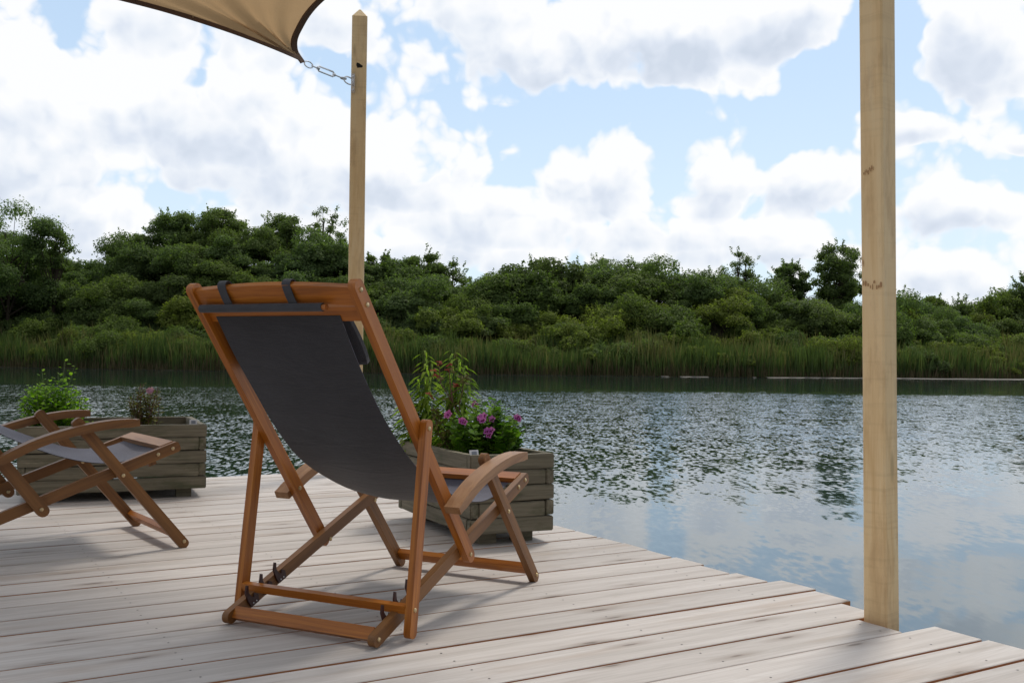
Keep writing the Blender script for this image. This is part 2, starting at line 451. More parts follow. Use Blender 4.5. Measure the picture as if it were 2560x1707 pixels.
def make_chair(loc, rz):
    t = empty('deck_chair', loc, rz, 'large wooden deck chair seen from behind with charcoal canvas sling and brass screws', 'deck chair', 'deck chairs on the deck')
    # local frame: x = width (0..W), y = forward, z = up
    RT, RB = (-.125, .995), (.505, .156)          # back rails
    d = (Vector(RB)-Vector(RT)).normalized(); nb = Vector((-d[1], d[0]))   # nb points forward/up
    if nb[0] < 0: nb = -nb
    def onrail(s, o=0): p = Vector(RT)+d*s+nb*o; return (p[0], p[1])
    for x0, x1 in ((-.012, .012), (W-.012, W+.012)):
        rail('back_rail', RT, RB, .041, x0, x1, M['w_orange'], t, .45, .5)
    for x0, x1 in ((.013, .035), (W-.035, W-.013)):
        rail('seat_rail', (-.012, .016), (.965, .372), .038, x0, x1, M['w_brown'], t, .5, .35)
    for x0, x1 in ((-.035, -.013), (W+.013, W+.035)):
        l = rail('support_leg', (.205, .615), (.108, .008), .036, x0, x1, M['w_orange'], t, .45, .45)
    for x0, x1 in ((-.012, .012), (W-.012, W+.012)):
        rail('front_leg', (.592, .478), (.985, .002), .038, x0, x1, M['w_brown'], t, .35, .45)
    # armrests: curved boards outside the rails
    for x0, x1 in ((-.066, -.013), (W+.013, W+.066)):
        cen = arc([(.325, .338), (.45, .400), (.57, .438), (.69, .460), (.795, .465)], 8)
        top, bot = [], []
        for i, p in enumerate(cen):
            q = (cen[min(i+1, len(cen)-1)]-cen[max(i-1, 0)]).normalized(); nn = Vector((-q[1], q[0]))
            hh = .0145 if 1 < i < len(cen)-2 else .012
            top.append(p+nn*hh); bot.append(p-nn*hh)
        outl = [tuple(v) for v in top]+[tuple(v) for v in bot[::-1]]
        bm = bmesh.new(); prism(bm, outl, x0, x1); bevel(bm, .004, 3, 66)
        from_bm(bm, 'armrest', M['w_tan'], t, (0, 1, .25))
    # crossbars
    crossbar('back_slat', rect2(onrail(.043, -.004), d, .058, .018), .0125, W-.0125, M['w_orange'], t,
             bow=lambda s: (-.012*math.sin(PI*s), .010*math.sin(PI*s)), n=14, bev=.004)
    crossbar('lower_back_slat', rect2(onrail(.105, .006), d, .046, .018), .0125, W-.0125, M['w_orange'], t)
    crossbar('front_slat', rect2((.925, .371), (.94, .34), .05, .018), .0355, W-.0355, M['w_orange'], t)
    crossbar('seat_slat', rect2((.872, .309), (.94, .34), .028, .014), .0355, W-.0355, M['w_brown'], t)
    crossbar('rear_crossbar', rect2((.024, .031), (.5, .87), .036, .026), .0355, W-.0355, M['w_orange'], t)
    crossbar('foot_crossbar', rect2((.955, .048), (-.64, .77), .038, .02), .0125, W-.0125, M['w_orange'], t)
    bm = bmesh.new(); pr = rect2((.113, .0885), (1, .2), .021, .023)
    sb = crossbar('support_crossbar', pr, -.0125, W+.0125, M['w_orange'], t, bev=.005)
    bm.free()
    # adjustment hooks on the seat rails
    for x0, x1 in ((.036, .042), (W-.042, W-.036)):
        for k in range(3):
            c = Vector((.095+.064*k, .052+.0235*k))
            e = Vector((.94, .342)); f = Vector((-.342, .94))
            loc_ = [(-.014, -.012), (.022, -.012), (.024, .012), (.014, .020), (.004, .012), (-.004, .016), (-.012, .036), (-.006, .056), (-.012, .060), (-.024, .040), (-.022, .010)]
            bm = bmesh.new(); prism(bm, [tuple(c+e*p[0]+f*p[1]) for p in loc_], x0, x1); bevel(bm, .001, 1)
            h = from_bm(bm, 'hook', M['hook'], t)
            bm = bmesh.new()
            for s_ in (-.004, .010):
                q = c+e*s_+f*(-.004); inner = x1 if x0 < .1 else x0
                disc(bm, (inner, q[0], q[1]), (1 if x0 < .1 else -1, 0, 0), .0026, .0015)
            from_bm(bm, 'screw', M['steel'], h)
    # pivots and screws: brass heads outside and inside
    def rivet(x, p, s): 
        bm = bmesh.new(); disc(bm, (x, p[0], p[1]), (s, 0, 0), .0072, .0045); from_bm(bm, 'rivet', M['brass'], t)
    for sgn, X in ((-1, 0), (1, W)):
        o1 = X+sgn*.012; o2 = X+sgn*.035
        for p in (onrail(.030), onrail(.078)): rivet(o1, p, sgn)
        rivet(o1, (.487, .178), sgn); rivet(o1, (.975, .024), sgn); rivet(o1, (.755, .277), sgn)
        rivet(o2, (.200, .589), sgn); rivet(o2, (.118, .060+.026), sgn)
        rivet(X-sgn*.035+sgn*.022, (.885, .343), sgn); rivet(X-sgn*.013, (.938, .362), sgn)
        i1 = X-sgn*.035
        rivet(i1, (.487, .178), -sgn); rivet(i1, (.755, .277), -sgn); rivet(X-sgn*.012, (.352, .362), -sgn)
        rivet(i1+sgn*.022, (.01, .024), sgn)
    # canvas sling
    prof = arc([(-.064, .905), (.000, .80), (.075, .695), (.165, .585), (.285, .475), (.43, .393), (.57, .335), (.70, .306), (.82, .318), (.905, .352), (.93, .362)], 5)
    sl = strip_obj('sling', prof, .062, W-.062, .0022, [M['canvas'], M['canvas_lit']], t, 26, .012, .005, .006, .025)
    for p in sl.data.polygons:                # upper side gets the lighter canvas, sunlight put into its colour
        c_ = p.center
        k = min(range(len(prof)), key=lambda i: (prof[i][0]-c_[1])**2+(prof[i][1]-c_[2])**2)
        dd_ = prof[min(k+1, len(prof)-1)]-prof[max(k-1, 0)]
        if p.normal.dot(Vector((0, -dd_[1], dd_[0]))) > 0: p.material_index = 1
    # rolled counterweight tube behind the slats, straps over the top slat, pillow in front
    bm = bmesh.new(); a = onrail(.061, -.034)
    tube(bm, [(x, a[0], a[1]) for x in np.linspace(.028, W-.105, 12)], .0115, 14)
    tb = from_bm(bm, 'canvas_tube', M['canvas_strap'], t)
    bm = bmesh.new(); tube(bm, [(W-.106, a[0], a[1]), (W-.092, a[0], a[1])], .0085, 12); from_bm(bm, 'dowel', M['w_orange'], tb, (1, 0, 0))
    for xs, sk in ((.108, .012), (.335, .012)):
        pts = [onrail(.064, -.026), onrail(.045, -.026), onrail(.02, -.021), onrail(-.002, -.012), onrail(-.004, .006), onrail(.02, .016), onrail(.06, .022)]
        cur = arc(pts, 5)
        bm = bmesh.new(); rows = []
        for i, p in enumerate(cur):
            s = min(1, i/(len(cur)*.5)); o = sk*(1-s)
            nn = (cur[min(i+1, len(cur)-1)]-cur[max(i-1, 0)]).normalized(); nn = Vector((-nn[1], nn[0]))*.0018
            rows.append([bm.verts.new((x, q[0], q[1])) for x, q in ((xs+o, p), (xs+o+.028, p), (xs+o+.028, p+nn), (xs+o, p+nn))])
        for i in range(len(rows)-1):
            for j in range(4): bm.faces.new((rows[i][j], rows[i][(j+1) % 4], rows[i+1][(j+1) % 4], rows[i+1][j]))
        bm.faces.new(rows[0]); bm.faces.new(rows[-1][::-1])
        from_bm(bm, 'strap', M['canvas_strap'], t)
    bm = bmesh.new(); bmesh.ops.create_cube(bm, size=1)
    bmesh.ops.subdivide_edges(bm, edges=bm.edges, cuts=9, use_grid_fill=True)
    for v in bm.verts:
        x, y, z = v.co
        e = (1-(2*x)**6)*(1-(2*z)**4); yy = y*(.015+.06*max(0, e)**.5)
        xx = .03+(W-.15)*(x+.5)+ .02*(1-(2*z)**2)*x; L = .095+.235*(z+.5)
        L += .008*math.sin(9*x)*1
        p = Vector(onrail(L, .058+yy+.010*math.sin(14*x+3*z)*(z+.5)))
        v.co = (xx, p[0], p[1])
    from_bm(bm, 'pillow', M['canvas'], t, sharp=80)
    for o in C.objects:                       # the light frame leans a little to its left
        if o.type == 'MESH' and (o.parent == t or (o.parent and o.parent.parent == t)):
            for v in o.data.vertices: v.co.x -= .020*v.co.z
    return t
TH1 = math.radians(-26.40); O1 = Vector((-.8494, 3.0295, 0))
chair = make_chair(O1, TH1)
SC2 = 1.12; TH2 = math.radians(-53)
t2 = Vector((math.cos(TH2), math.sin(TH2), 0)); n2 = Vector((-t2[1], t2[0], 0))
foot = Vector((-1.342+.015, 4.205, 0))
O2 = foot - t2*SC2*(W+.01) - n2*SC2*.985
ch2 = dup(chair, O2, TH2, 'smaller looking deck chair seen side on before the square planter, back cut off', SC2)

for o in list(C.objects):
    if o.parent == ch2 and o.name.split('.')[0] in ('back_rail', 'support_leg', 'armrest', 'front_slat'):
        o.material_slots[0].link = 'OBJECT'; o.material_slots[0].material = M['w_tan' if o.name.startswith('front') else 'w_brown']
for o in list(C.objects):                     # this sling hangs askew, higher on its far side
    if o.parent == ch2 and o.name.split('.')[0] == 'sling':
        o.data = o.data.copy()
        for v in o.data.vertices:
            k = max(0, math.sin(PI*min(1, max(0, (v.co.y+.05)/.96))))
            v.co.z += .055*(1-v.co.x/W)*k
# ------------------------------------------------------------------ planters
def make_planter(c, ang, L, D, z0, hz, label, sticker, n=5, th=.038):
    t = empty('wooden_planter', (c[0], c[1], 0), ang, label, 'planter', 'timber planters on the deck')
    rnd = random.Random(int(L*1000)); g = .004; ph = hz/n
    def wall(axis, pos, full0, full1, par):
        bm = bmesh.new(); lay = []
        for k in range(n):
            ins = 0 if (k+par) % 2 == 0 else th+.002
            a0 = full0+ins-rnd.uniform(0, .003); a1 = full1-ins+rnd.uniform(0, .003)
            z = z0+k*ph; zt = z+ph-g
            j = rnd.uniform(-.002, .002)
            tmp = bmesh.new()
            if axis == 'x': box(tmp, (a0, pos+j, z), (a1, pos+th+j, zt))
            else: box(tmp, (pos+j, a0, z), (pos+th+j, a1, zt))
            es = [e for e in tmp.edges if abs((e.verts[0].co-e.verts[1].co)[0 if axis == 'x' else 1]) > .1]
            bmesh.ops.subdivide_edges(tmp, edges=es, cuts=6)
            for v in tmp.verts: v.co.z += .0016*math.sin(v.co[0 if axis == 'x' else 1]*9+k*2.1)
            bevel(tmp, .004, 2)
            me = bpy.data.meshes.new('tmp'); tmp.to_mesh(me); tmp.free(); n0 = len(bm.verts); bm.from_mesh(me); bpy.data.meshes.remove(me)
            bm.verts.ensure_lookup_table(); lay.append((n0, len(bm.verts), (rnd.uniform(0, 50), rnd.uniform(0, 9), rnd.uniform(0, 9))))
        o = from_bm(bm, 'wall', M['w_plant'], t, (1, 0, 0) if axis == 'x' else (0, 1, 0))
        gc = o.data.attributes['gc'].data
        for (i0, i1, of) in lay:
            for i in range(i0, i1): gc[i].vector = Vector(gc[i].vector)+Vector(of)
        return o
    wall('x', 0, 0, L, 0); wall('x', D-th, 0, L, 0); wall('y', 0, 0, D, 1); wall('y', L-th, 0, D, 1)
    for x in (.07, L-.15):
        for y in (.06, D-.13):
            bm = bmesh.new(); box(bm, (x, y, .001), (x+.08, y+.07, z0-.001)); bevel(bm, .003)
            from_bm(bm, 'foot', M['w_plant'], t, (1, 0, 0))
    bm = bmesh.new(); N = 14; zs = z0+hz-.065
    g_ = [[bm.verts.new((th+.001+(L-2*th-.002)*i/N, th+.001+(D-2*th-.002)*j/N, zs+.02*mnoise.noise(Vector((i*.7, j*.7, L*9))))) for j in range(N+1)] for i in range(N+1)]
    for i in range(N):
        for j in range(N): bm.faces.new((g_[i][j], g_[i+1][j], g_[i+1][j+1], g_[i][j+1]))
    from_bm(bm, 'soil', M['soil'], t)
    # small white label with grey print
    sx, sy, lean = sticker
    bm = bmesh.new(); box(bm, (-.021, -.0015, 0), (.021, .0015, .036))
    lb = from_bm(bm, 'label_card', M['white'], t); lb.location = (sx, sy, z0+hz-.018); lb.rotation_euler = (lean, 0, .1)
    bm = bmesh.new(); box(bm, (-.012, -.0024, .012), (.012, -.0016, .030)); pr = from_bm(bm, 'print', M['print'], lb)
    return t
ANG_R = math.radians(26.4)
# near-right planter: short side AB faces the viewer, long side runs back along the deck edge
BR = Vector((-.165, 4.263)); make_planter(BR, ANG_R, .395, .86, .05, .337, 'narrow long weathered planter behind the near chair, full of flowering plants at the deck edge', (.03, .03, -.25))
FL = Vector((-2.555, 5.29)); ANG_L = math.radians(23.5)
make_planter(FL, ANG_L, .945, .78, .05, .357, 'broad square weathered planter behind the left chair, half empty with a bushy green herb', (.885, .10, -.1))
def inpl(o, ang, x, y, z): return Vector((o[0]+x*math.cos(ang)-y*math.sin(ang), o[1]+x*math.sin(ang)+y*math.cos(ang), z))

# ------------------------------------------------------------------ leaves
def leaf_mesh(name, cen, nor, size, aspect=1., shape='quad', droop=0, up=None, rnd=None, axis=None):
    """cen, nor: (N,3). one leaf polygon each; returns mesh with 'rnd' attribute"""
    N = len(cen); size = np.broadcast_to(size, (N,)).reshape(N, 1)
    nor = nor/np.linalg.norm(nor, axis=1, keepdims=True)
    r = RNG.normal(size=(N, 3)) if axis is None else axis
    u = r-nor*(r*nor).sum(1, keepdims=True); u /= np.linalg.norm(u, axis=1, keepdims=True)+1e-9
    v = np.cross(nor, u)
    if shape == 'quad':
        pts = [(-.5, 0, 0), (.0, .42*aspect, .0), (.5, 0, 0), (0, -.42*aspect, .0)]
    elif shape == 'long':
        pts = [(0, 0, 0), (.35, .13*aspect, -.02*droop), (.7, .09*aspect, -.12*droop), (1, 0, -.3*droop), (.7, -.09*aspect, -.12*droop), (.35, -.13*aspect, -.02*droop)]
    elif shape == 'lobed':
        pts = []
        for k in range(10):
            a = 2*PI*k/10; rr = .5*(1 if k % 2 == 0 else .78)
            pts.append((rr*math.cos(a), rr*math.sin(a), .07*math.sin(3*a)))
    elif shape == 'oval':
        pts = [(0, 0, 0), (.25, .2*aspect, .03), (.6, .22*aspect, .02), (.9, .1*aspect, -.05), (1, 0, -.1), (.9, -.1*aspect, -.05), (.6, -.22*aspect, .02), (.25, -.2*aspect, .03)]
    k = len(pts)
    V = np.empty((N, k, 3))
    for i, (a, b, c) in enumerate(pts): V[:, i] = cen+(u*a+v*b+nor*c)*size
    me = bpy.data.meshes.new(name)
    me.vertices.add(N*k); me.vertices.foreach_set('co', V.reshape(-1).astype(np.float32))
    me.loops.add(N*k); me.loops.foreach_set('vertex_index', np.arange(N*k, dtype=np.int32))
    me.polygons.add(N); me.polygons.foreach_set('loop_start', np.arange(0, N*k, k, dtype=np.int32))
    me.update(calc_edges=True)
    rv = RNG.random(N) if rnd is None else rnd
    a_ = me.attributes.new('rnd', 'FLOAT', 'POINT'); a_.data.foreach_set('value', np.repeat(rv, k).astype(np.float32))
    return me
def unit(n):
    v = RNG.normal(size=(n, 3)); return v/np.linalg.norm(v, axis=1, keepdims=True)
def V3(p): return np.array((p[0], p[1], p[2]), float)

M['l_dark'] = leafmat('leaf_dark', (.085, .132, .058), (.215, .29, .12), .5)
M['l_mid'] = leafmat('leaf_mid', (.072, .115, .042), (.205, .275, .092), .5)
M['l_yel'] = leafmat('leaf_yellow_green', (.105, .142, .040), (.265, .32, .09), .5)
M['l_grey'] = leafmat('leaf_grey_green', (.080, .12, .054), (.21, .275, .12), .5)
M['l_herb'] = leafmat('leaf_bright_herb', (.08, .19, .012), (.28, .46, .05), .45, spread=.05)
M['l_nettle'] = leafmat('leaf_lance', (.13, .22, .03), (.32, .45, .10), .45, spread=.05)
M['l_ger'] = leafmat('leaf_pelargonium', (.06, .15, .018), (.22, .38, .05), .4, spread=.05)
M['l_olive'] = leafmat('leaf_olive_brown', (.07, .075, .02), (.20, .19, .06), .3, spread=.05)
M['l_red'] = leafmat('leaf_red', (.14, .025, .02), (.32, .08, .05), .35, spread=.05)
M['petal'] = leafmat('petal_purple', (.40, .08, .44), (.62, .22, .66), .3, spread=.05)
M['petal_dark'] = leafmat('petal_dark', (.10, .004, .06), (.20, .01, .12), .2, spread=.05)
M['petal_pink'] = leafmat('petal_pink', (.50, .25, .45), (.62, .38, .55), .3, spread=.05)
M['l_yellow'] = leafmat('leaf_yellow', (.4, .28, .03), (.5, .36, .05), .3, spread=.05)

# ---- potted plants
def stems_obj(name, paths, r, mat, parent):
    bm = bmesh.new()
    for p in paths: tube(bm, p, [r*(1-.6*i/(len(p)-1)) for i in range(len(p))], 6)
    return from_bm(bm, name, mat, parent)
def curve3(a, b, n=7, bow=.03, rnd=None):
    a = Vector(a); b = Vector(b); o = Vector((rnd.uniform(-bow, bow), rnd.uniform(-bow, bow), 0))
    return [a.lerp(b, i/(n-1))+o*math.sin(PI*i/(n-1)) for i in range(n)]
def plant_bushy(root, rad, h, nst, leafn, size, lm, sm, shape, seed, aspect=1, droop=0, bow=.03, up=.6, shoots=(), bottom=.15, dens=None):
    rnd = random.Random(seed); paths = []; cen = []; nor = []; ax = []; sz = []
    for k in range(nst):
        a = rnd.uniform(0, 2*PI); r = rad*math.sqrt(rnd.random()); hh = h*(1-.45*(r/rad)**2)*rnd.uniform(.8, 1.08)
        paths.append(curve3((r*.25*math.cos(a), r*.25*math.sin(a), -.05), (r*math.cos(a), r*math.sin(a), hh), 7, bow, rnd))
    for (sx, sy, sh) in shoots: paths.append(curve3((sx*.3, sy*.3, -.05), (sx, sy, sh), 9, bow*.5, rnd))
    per = max(4, leafn//len(paths))
    for p in paths:
        for i in range(per):
            s = bottom+(1-bottom)*(i+rnd.random())/per; q = s*(len(p)-1); j = min(int(q), len(p)-2)
            c = p[j].lerp(p[j+1], q-j); a = i*2.4+rnd.uniform(-.4, .4)
            outw = Vector((math.cos(a), math.sin(a), rnd.uniform(-.1, .5)))
            n = Vector((-math.cos(a)*.4, -math.sin(a)*.4, 1))+Vector((rnd.uniform(-.4, .4), rnd.uniform(-.4, .4), 0))
            pet = size*.25
            cen.append(c+outw*pet); nor.append(n); ax.append(outw); sz.append(size*rnd.uniform(.6, 1.15)*(1-.45*s**3))
    st = stems_obj('stem', paths, .0035, sm, root)
    me = leaf_mesh('foliage', np.array(cen), np.array(nor), np.array(sz), aspect, shape, droop, axis=np.array(ax))
    link('foliage', me, lm, root)
    return paths
def flower(root, c, nrm, r, mp, md, seed, petals=5):
    rnd = random.Random(seed); nrm = Vector(nrm).normalized(); a = nrm.orthogonal().normalized(); b = nrm.cross(a)
    cen, nor, ax, sz = [], [], [], []
    for k in range(petals):
        th = 2*PI*k/petals+rnd.uniform(-.15, .15); d = a*math.cos(th)+b*math.sin(th)
        cen.append(Vector(c)+d*r*.08); nor.append(nrm+d*-.25); ax.append(d); sz.append(r*rnd.uniform(.9, 1.1))
    f = link('flower', leaf_mesh('petals', np.array(cen), np.array(nor), np.array(sz), 1.9, 'oval', axis=np.array(ax)), mp, root)
    if md:
        cen = [Vector(x)+nrm*.0012+ax[i]*r*.05 for i, x in enumerate(cen)][:3]
        link('blotch', leaf_mesh('blotch', np.array(cen), np.array(nor[:3]), np.array(sz[:3])*.55, 1.6, 'oval', axis=np.array(ax[:3])), md, f)
def gp(x, y, z): return inpl(BR, ANG_R, x, y, z)
ZS = .33
# pelargonium
pr = empty('geranium', gp(.20, .30, ZS), 0, 'bushy geranium with purple flowers at the near right corner of the narrow planter', 'flowering plant')
plant_bushy(pr, .175, .27, 48, 900, .060, M['l_ger'], M['stem_green'], 'lobed', 4, bow=.03, bottom=.1)
for i, (x, y, D) in enumerate([(1130, 962, 4.55), (1118, 990, 4.5), (1128, 988, 4.5), (1123, 998, 4.5), (1103, 960, 4.5), (1110, 955, 4.5), (1108, 964, 4.48), (1060, 966, 4.5), (1066, 968, 4.5), (1090, 928, 4.7), (1187, 958, 4.6), (1190, 962, 4.6), (1030, 950, 4.55), (1027, 953, 4.55)]):
    p = at(x, y, D)-pr.location
    flower(pr, p, (random.uniform(-.3, .3), -1, .25), .0165, M['petal'], M['petal_dark'], i)
bm = bmesh.new()
for (x, y, D) in [(1188, 960, 4.6), (1090, 930, 4.7), (1030, 952, 4.55), (1106, 962, 4.52), (1063, 968, 4.52), (1124, 992, 4.52)]:
    p = at(x, y, D)-pr.location; tube(bm, [Vector((p[0]*.5, p[1]*.5+.05, .02)), p*.7+Vector((0, .02, 0)), p+Vector((0, .004, 0))], .0015, 5)
from_bm(bm, 'flower_stalk', M['stem_green'], pr)
# tall lance-leaved plants
def lance(loc, label, tops, seed, leafn, size=.088, grp='tall lance leaved plants'):
    r = empty('leafy_plant', loc, 0, label, 'plant', grp); rnd = random.Random(seed)
    paths = [curve3((rnd.uniform(-.02, .02), rnd.uniform(-.02, .02), -.05), (x, y, z), 10, .02, rnd) for (x, y, z) in tops]
    cen, nor, ax, sz = [], [], [], []
    for p in paths:
        n = int(leafn*p[-1][2]/.5)
        for i in range(n):
            s = .12+.88*(i/n); q = s*9; j = min(int(q), 8); c = p[j].lerp(p[j+1], q-j); a = (i//2)*1.57+(i % 2)*PI+rnd.uniform(-.3, .3)
            o = Vector((math.cos(a), math.sin(a), .15)); cen.append(c); ax.append(o); nor.append(Vector((-.3*math.cos(a), -.3*math.sin(a), 1))); sz.append(size*rnd.uniform(.7, 1.1)*(1-.5*s**4))
    stems_obj('stem', paths, .003, M['stem_green'], r)
    link('foliage', leaf_mesh('foliage', np.array(cen), np.array(nor), np.array(sz), 1.0, 'long', 3.0, axis=np.array(ax)), M['l_nettle'], r)
lance(gp(.15, .56, ZS), 'tall pale green leafy plant in the narrow planter, just right of the chair back rail', [(.0, .0, .50), (.035, .03, .47), (-.03, .02, .40), (.06, -.01, .43), (.08, .03, .36), (.02, -.03, .33)], 3, 66)
lance(gp(.08, .745, ZS), 'tall pale green leafy plant in the narrow planter, partly behind the chair back rail', [(.0, .0, .50), (.04, .02, .45), (-.04, .02, .36), (.03, -.03, .38), (-.08, .0, .30), (-.1, .02, .26), (-.05, -.02, .24)], 5, 60)
# woody plant with reddish leaf tips
r = empty('woody_plant', gp(.19, .46, ZS), 0, 'sparse woody plant with red tipped leaves between the leafy plant and the geranium', 'plant')
base = r.location
node = at(1052, 985, base[1])-base
B = lambda x, y, dy=0: at(x, y, base[1]+dy)-base
paths = [[Vector((0, 0, -.05)), B(1066, 1045), B(1058, 1000), B(1054, 955)], [B(1054, 955), B(1040, 925), B(1028, 905), B(1012, 880), B(1008, 835)],
         [B(1054, 955), B(1056, 925), B(1062, 900), B(1064, 872)], [B(1040, 925), B(1034, 880), B(1032, 845)], [B(1034, 905), B(1050, 895), B(1058, 892)],
         [Vector((0, 0, -.05)), B(1030, 1030), B(1010, 1000), B(1000, 960)]]
bm = bmesh.new()
for p in paths: tube(bm, p, [.0035]+[.0022]*(len(p)-1), 6)
from_bm(bm, 'stem', M['stem_brown'], r)
cen, nor, ax, sz = [], [], [], []
for (x, y) in [(1008, 832), (1005, 840), (1032, 838), (1028, 850), (1000, 862), (1008, 866), (985, 905), (990, 912), (1044, 884), (1048, 888), (995, 850)]:
    for k in range(4):
        a = random.uniform(0, 2*PI); cen.append(B(x, y)); nor.append((random.uniform(-.6, .6), -.6, .8)); ax.append((math.cos(a), 0, math.sin(a)+.4)); sz.append(.019)
link('red_leaves', leaf_mesh('red_leaves', np.array(cen, float), np.array(nor, float), np.array(sz), 1.4, 'oval', axis=np.array(ax, float)), M['l_red'], r)
cen, nor, ax, sz = [], [], [], []
for (x, y) in [(1060, 870), (1068, 868), (1064, 880), (1036, 852), (1020, 872), (1000, 955), (1006, 965), (1012, 985), (1024, 990), (1030, 1000), (998, 945), (1040, 930), (1030, 915), (1012, 1000), (1018, 1020), (1034, 1015), (1005, 975)]:
    for k in range(5):
        a = random.uniform(0, 2*PI); cen.append(B(x, y)); nor.append((random.uniform(-.6, .6), -.6, .8)); ax.append((math.cos(a), 0, math.sin(a)+.4)); sz.append(.034)
link('foliage', leaf_mesh('foliage', np.array(cen, float), np.array(nor, float), np.array(sz), .9, 'oval', axis=np.array(ax, float)), M['l_olive'], r)
# low herb along the left of the narrow planter
r = empty('low_herb', gp(.12, .66, ZS), 0, 'low fine leaved green herb filling the narrow planter under the tall plants', 'plant')
plant_bushy(r, .13, .10, 30, 700, .026, M['l_herb'], M['stem_green'], 'oval', 14, aspect=1.3, bow=.03)
r = empty('fine_herb', gp(.09, .77, ZS), 0, 'fine leaved light green herb beside the sling edge in the narrow planter', 'plant')
plant_bushy(r, .12, .25, 34, 900, .028, M['l_nettle'], M['stem_green'], 'oval', 24, aspect=1.0, bow=.03)
r = empty('low_herb', gp(.10, .42, ZS), 0, 'small low herb beside the chair support leg at the rim of the narrow planter', 'plant')
plant_bushy(r, .075, .045, 16, 220, .028, M['l_herb'], M['stem_green'], 'oval', 15, aspect=1.3, bow=.02)
# left planter
gl = lambda x, y, z: inpl(FL, ANG_L, x, y, z)
r = empty('herb_bush', gl(.16, .60, .33), 0, 'bright green bushy mint like herb in the left of the square planter', 'plant')
plant_bushy(r, .20, .30, 70, 2100, .048, M['l_herb'], M['stem_green'], 'oval', 9, aspect=1.25, bow=.03, shoots=[(.06, 0, .41), (.115, .01, .39), (-.07, 0, .35), (-.16, .02, .27), (.0, .05, .34)], bottom=.08)
r = empty('spindly_plant', gl(.66, .50, .33), 0, 'small brownish plant with a pale pink flower in the middle of the square planter', 'flowering plant')
plant_bushy(r, .115, .30, 30, 900, .034, M['l_olive'], M['stem_brown'], 'oval', 19, bow=.03, bottom=.25)
for i, (x, y) in enumerate([(342, 897), (348, 895), (345, 900)]):
    flower(r, at(x, y, r.location[1])-r.location, (.1, -1, .3), .017, M['petal_pink'], None, 60+i)
r = empty('leaf_sprig', gl(.04, .42, .33), 0, 'pale green sprig at the far left rim of the square planter', 'plant')
plant_bushy(r, .07, .14, 9, 120, .032, M['l_herb'], M['stem_green'], 'oval', 29, bow=.03, bottom=.2)
r = empty('trailing_sprig', gl(.33, .52, .33), 0, 'low trailing green sprig at the right foot of the bushy herb', 'plant')
plant_bushy(r, .09, .09, 10, 130, .03, M['l_herb'], M['stem_green'], 'oval', 39, bow=.03, bottom=.1)

# ------------------------------------------------------------------ posts
def post(name, corner, ang, s, h, z0, label, tip, lean=(0, 0)):
    t = empty(name, (corner[0], corner[1], 0), ang, label, 'post', 'sail posts')
    t.rotation_euler = (Matrix.Rotation(lean[0], 3, 'X') @ Matrix.Rotation(lean[1], 3, 'Y') @ Matrix.Rotation(ang, 3, 'Z')).to_euler()
    bm = bmesh.new(); ch = .006
    def ring(z, k=1):
        c = s/2
        pts = [(ch, 0), (s-ch, 0), (s, ch), (s, s-ch), (s-ch, s), (ch, s), (0, s-ch), (0, ch)]
        return [bm.verts.new((c+(x-c)*k+.0012*math.sin(z*2.3+x*50), c+(y-c)*k+.0012*math.sin(z*1.7+y*40), z)) for x, y in pts]
    zs = [z0+(h-z0)*i/16 for i in range(17)]
    rs = [ring(z) for z in zs]
    if tip: rs.append(ring(h+s*.55, .12))
    bm.faces.new(rs[0]); bm.faces.new(rs[-1][::-1])
    for i in range(len(rs)-1):
        for j in range(8): bm.faces.new((rs[i][j], rs[i][(j+1) % 8], rs[i+1][(j+1) % 8], rs[i+1][j]))
    from_bm(bm, 'shaft', M['w_post'], t, (0, 0, 1), 30)
    return t
# right post: near corner, rotated slightly against the boards
rp = post('wooden_post', (1.149, 3.117), math.radians(39), .079, 2.9, -.9, 'thick pale timber post rising from the right deck edge in the foreground', False, (0, -.014))
knm = wood('knot_wood', (.26, .13, .06), (.42, .24, .11), (.52, .33, .16), .6)
for kz, kx0, kx1, kh in ((1.39, .030, .066, .022), (1.035, .004, .072, .028), (1.11, .066, .079, .03)):
    bm = bmesh.new(); rnd_ = random.Random(int(kz*100))
    for i in range(9):
        y0 = kx0+(kx1-kx0)*i/9; w_ = (kx1-kx0)/9*rnd_.uniform(.4, .95); z_ = kz+rnd_.uniform(-.4, .4)*kh; h_ = kh*rnd_.uniform(.3, .8)
        vs_ = [bm.verts.new((-.0024, y, z)) for y, z in ((y0, z_-h_*.4), (y0+w_, z_-h_*.5), (y0+w_*1.1, z_+h_*.2), (y0+w_*.6, z_+h_*.5), (y0, z_+h_*.3))]
        bm.faces.new(vs_)
    from_bm(bm, 'knot', knm, rp, (0, 0, 1))
LPX = at(900*1/K, 400/K, 7.0)
AL = math.radians(8)
lp = post('wooden_post', (LPX[0]-.058, 6.93), AL, .105, .8+(887-42)/2550*6.98, -.9, 'slimmer looking pale pointed timber post behind the near chair, holding the sail', True)
bm = bmesh.new()
hz_ = .8+(887-166)/2550*6.98
prism(bm, [(-.004, hz_+.03), (-.004, hz_-.012), (-.002, hz_-.018), (-.002, hz_+.03)], .03, .034)
bm.free(); bm = bmesh.new()
pl = [(.036, .018), (.052, .014), (.078, -.004), (.074, -.014), (.040, -.018), (.034, 0)]
a = [bm.verts.new((x, -.0025, hz_+z)) for x, z in pl]; b_ = [bm.verts.new((x, .002, hz_+z)) for x, z in pl]
bm.faces.new(a); bm.faces.new(b_[::-1])
for i in range(6): bm.faces.new((a[i], b_[i], b_[(i+1) % 6], a[(i+1) % 6]))
from_bm(bm, 'notch', M['hole'], lp)

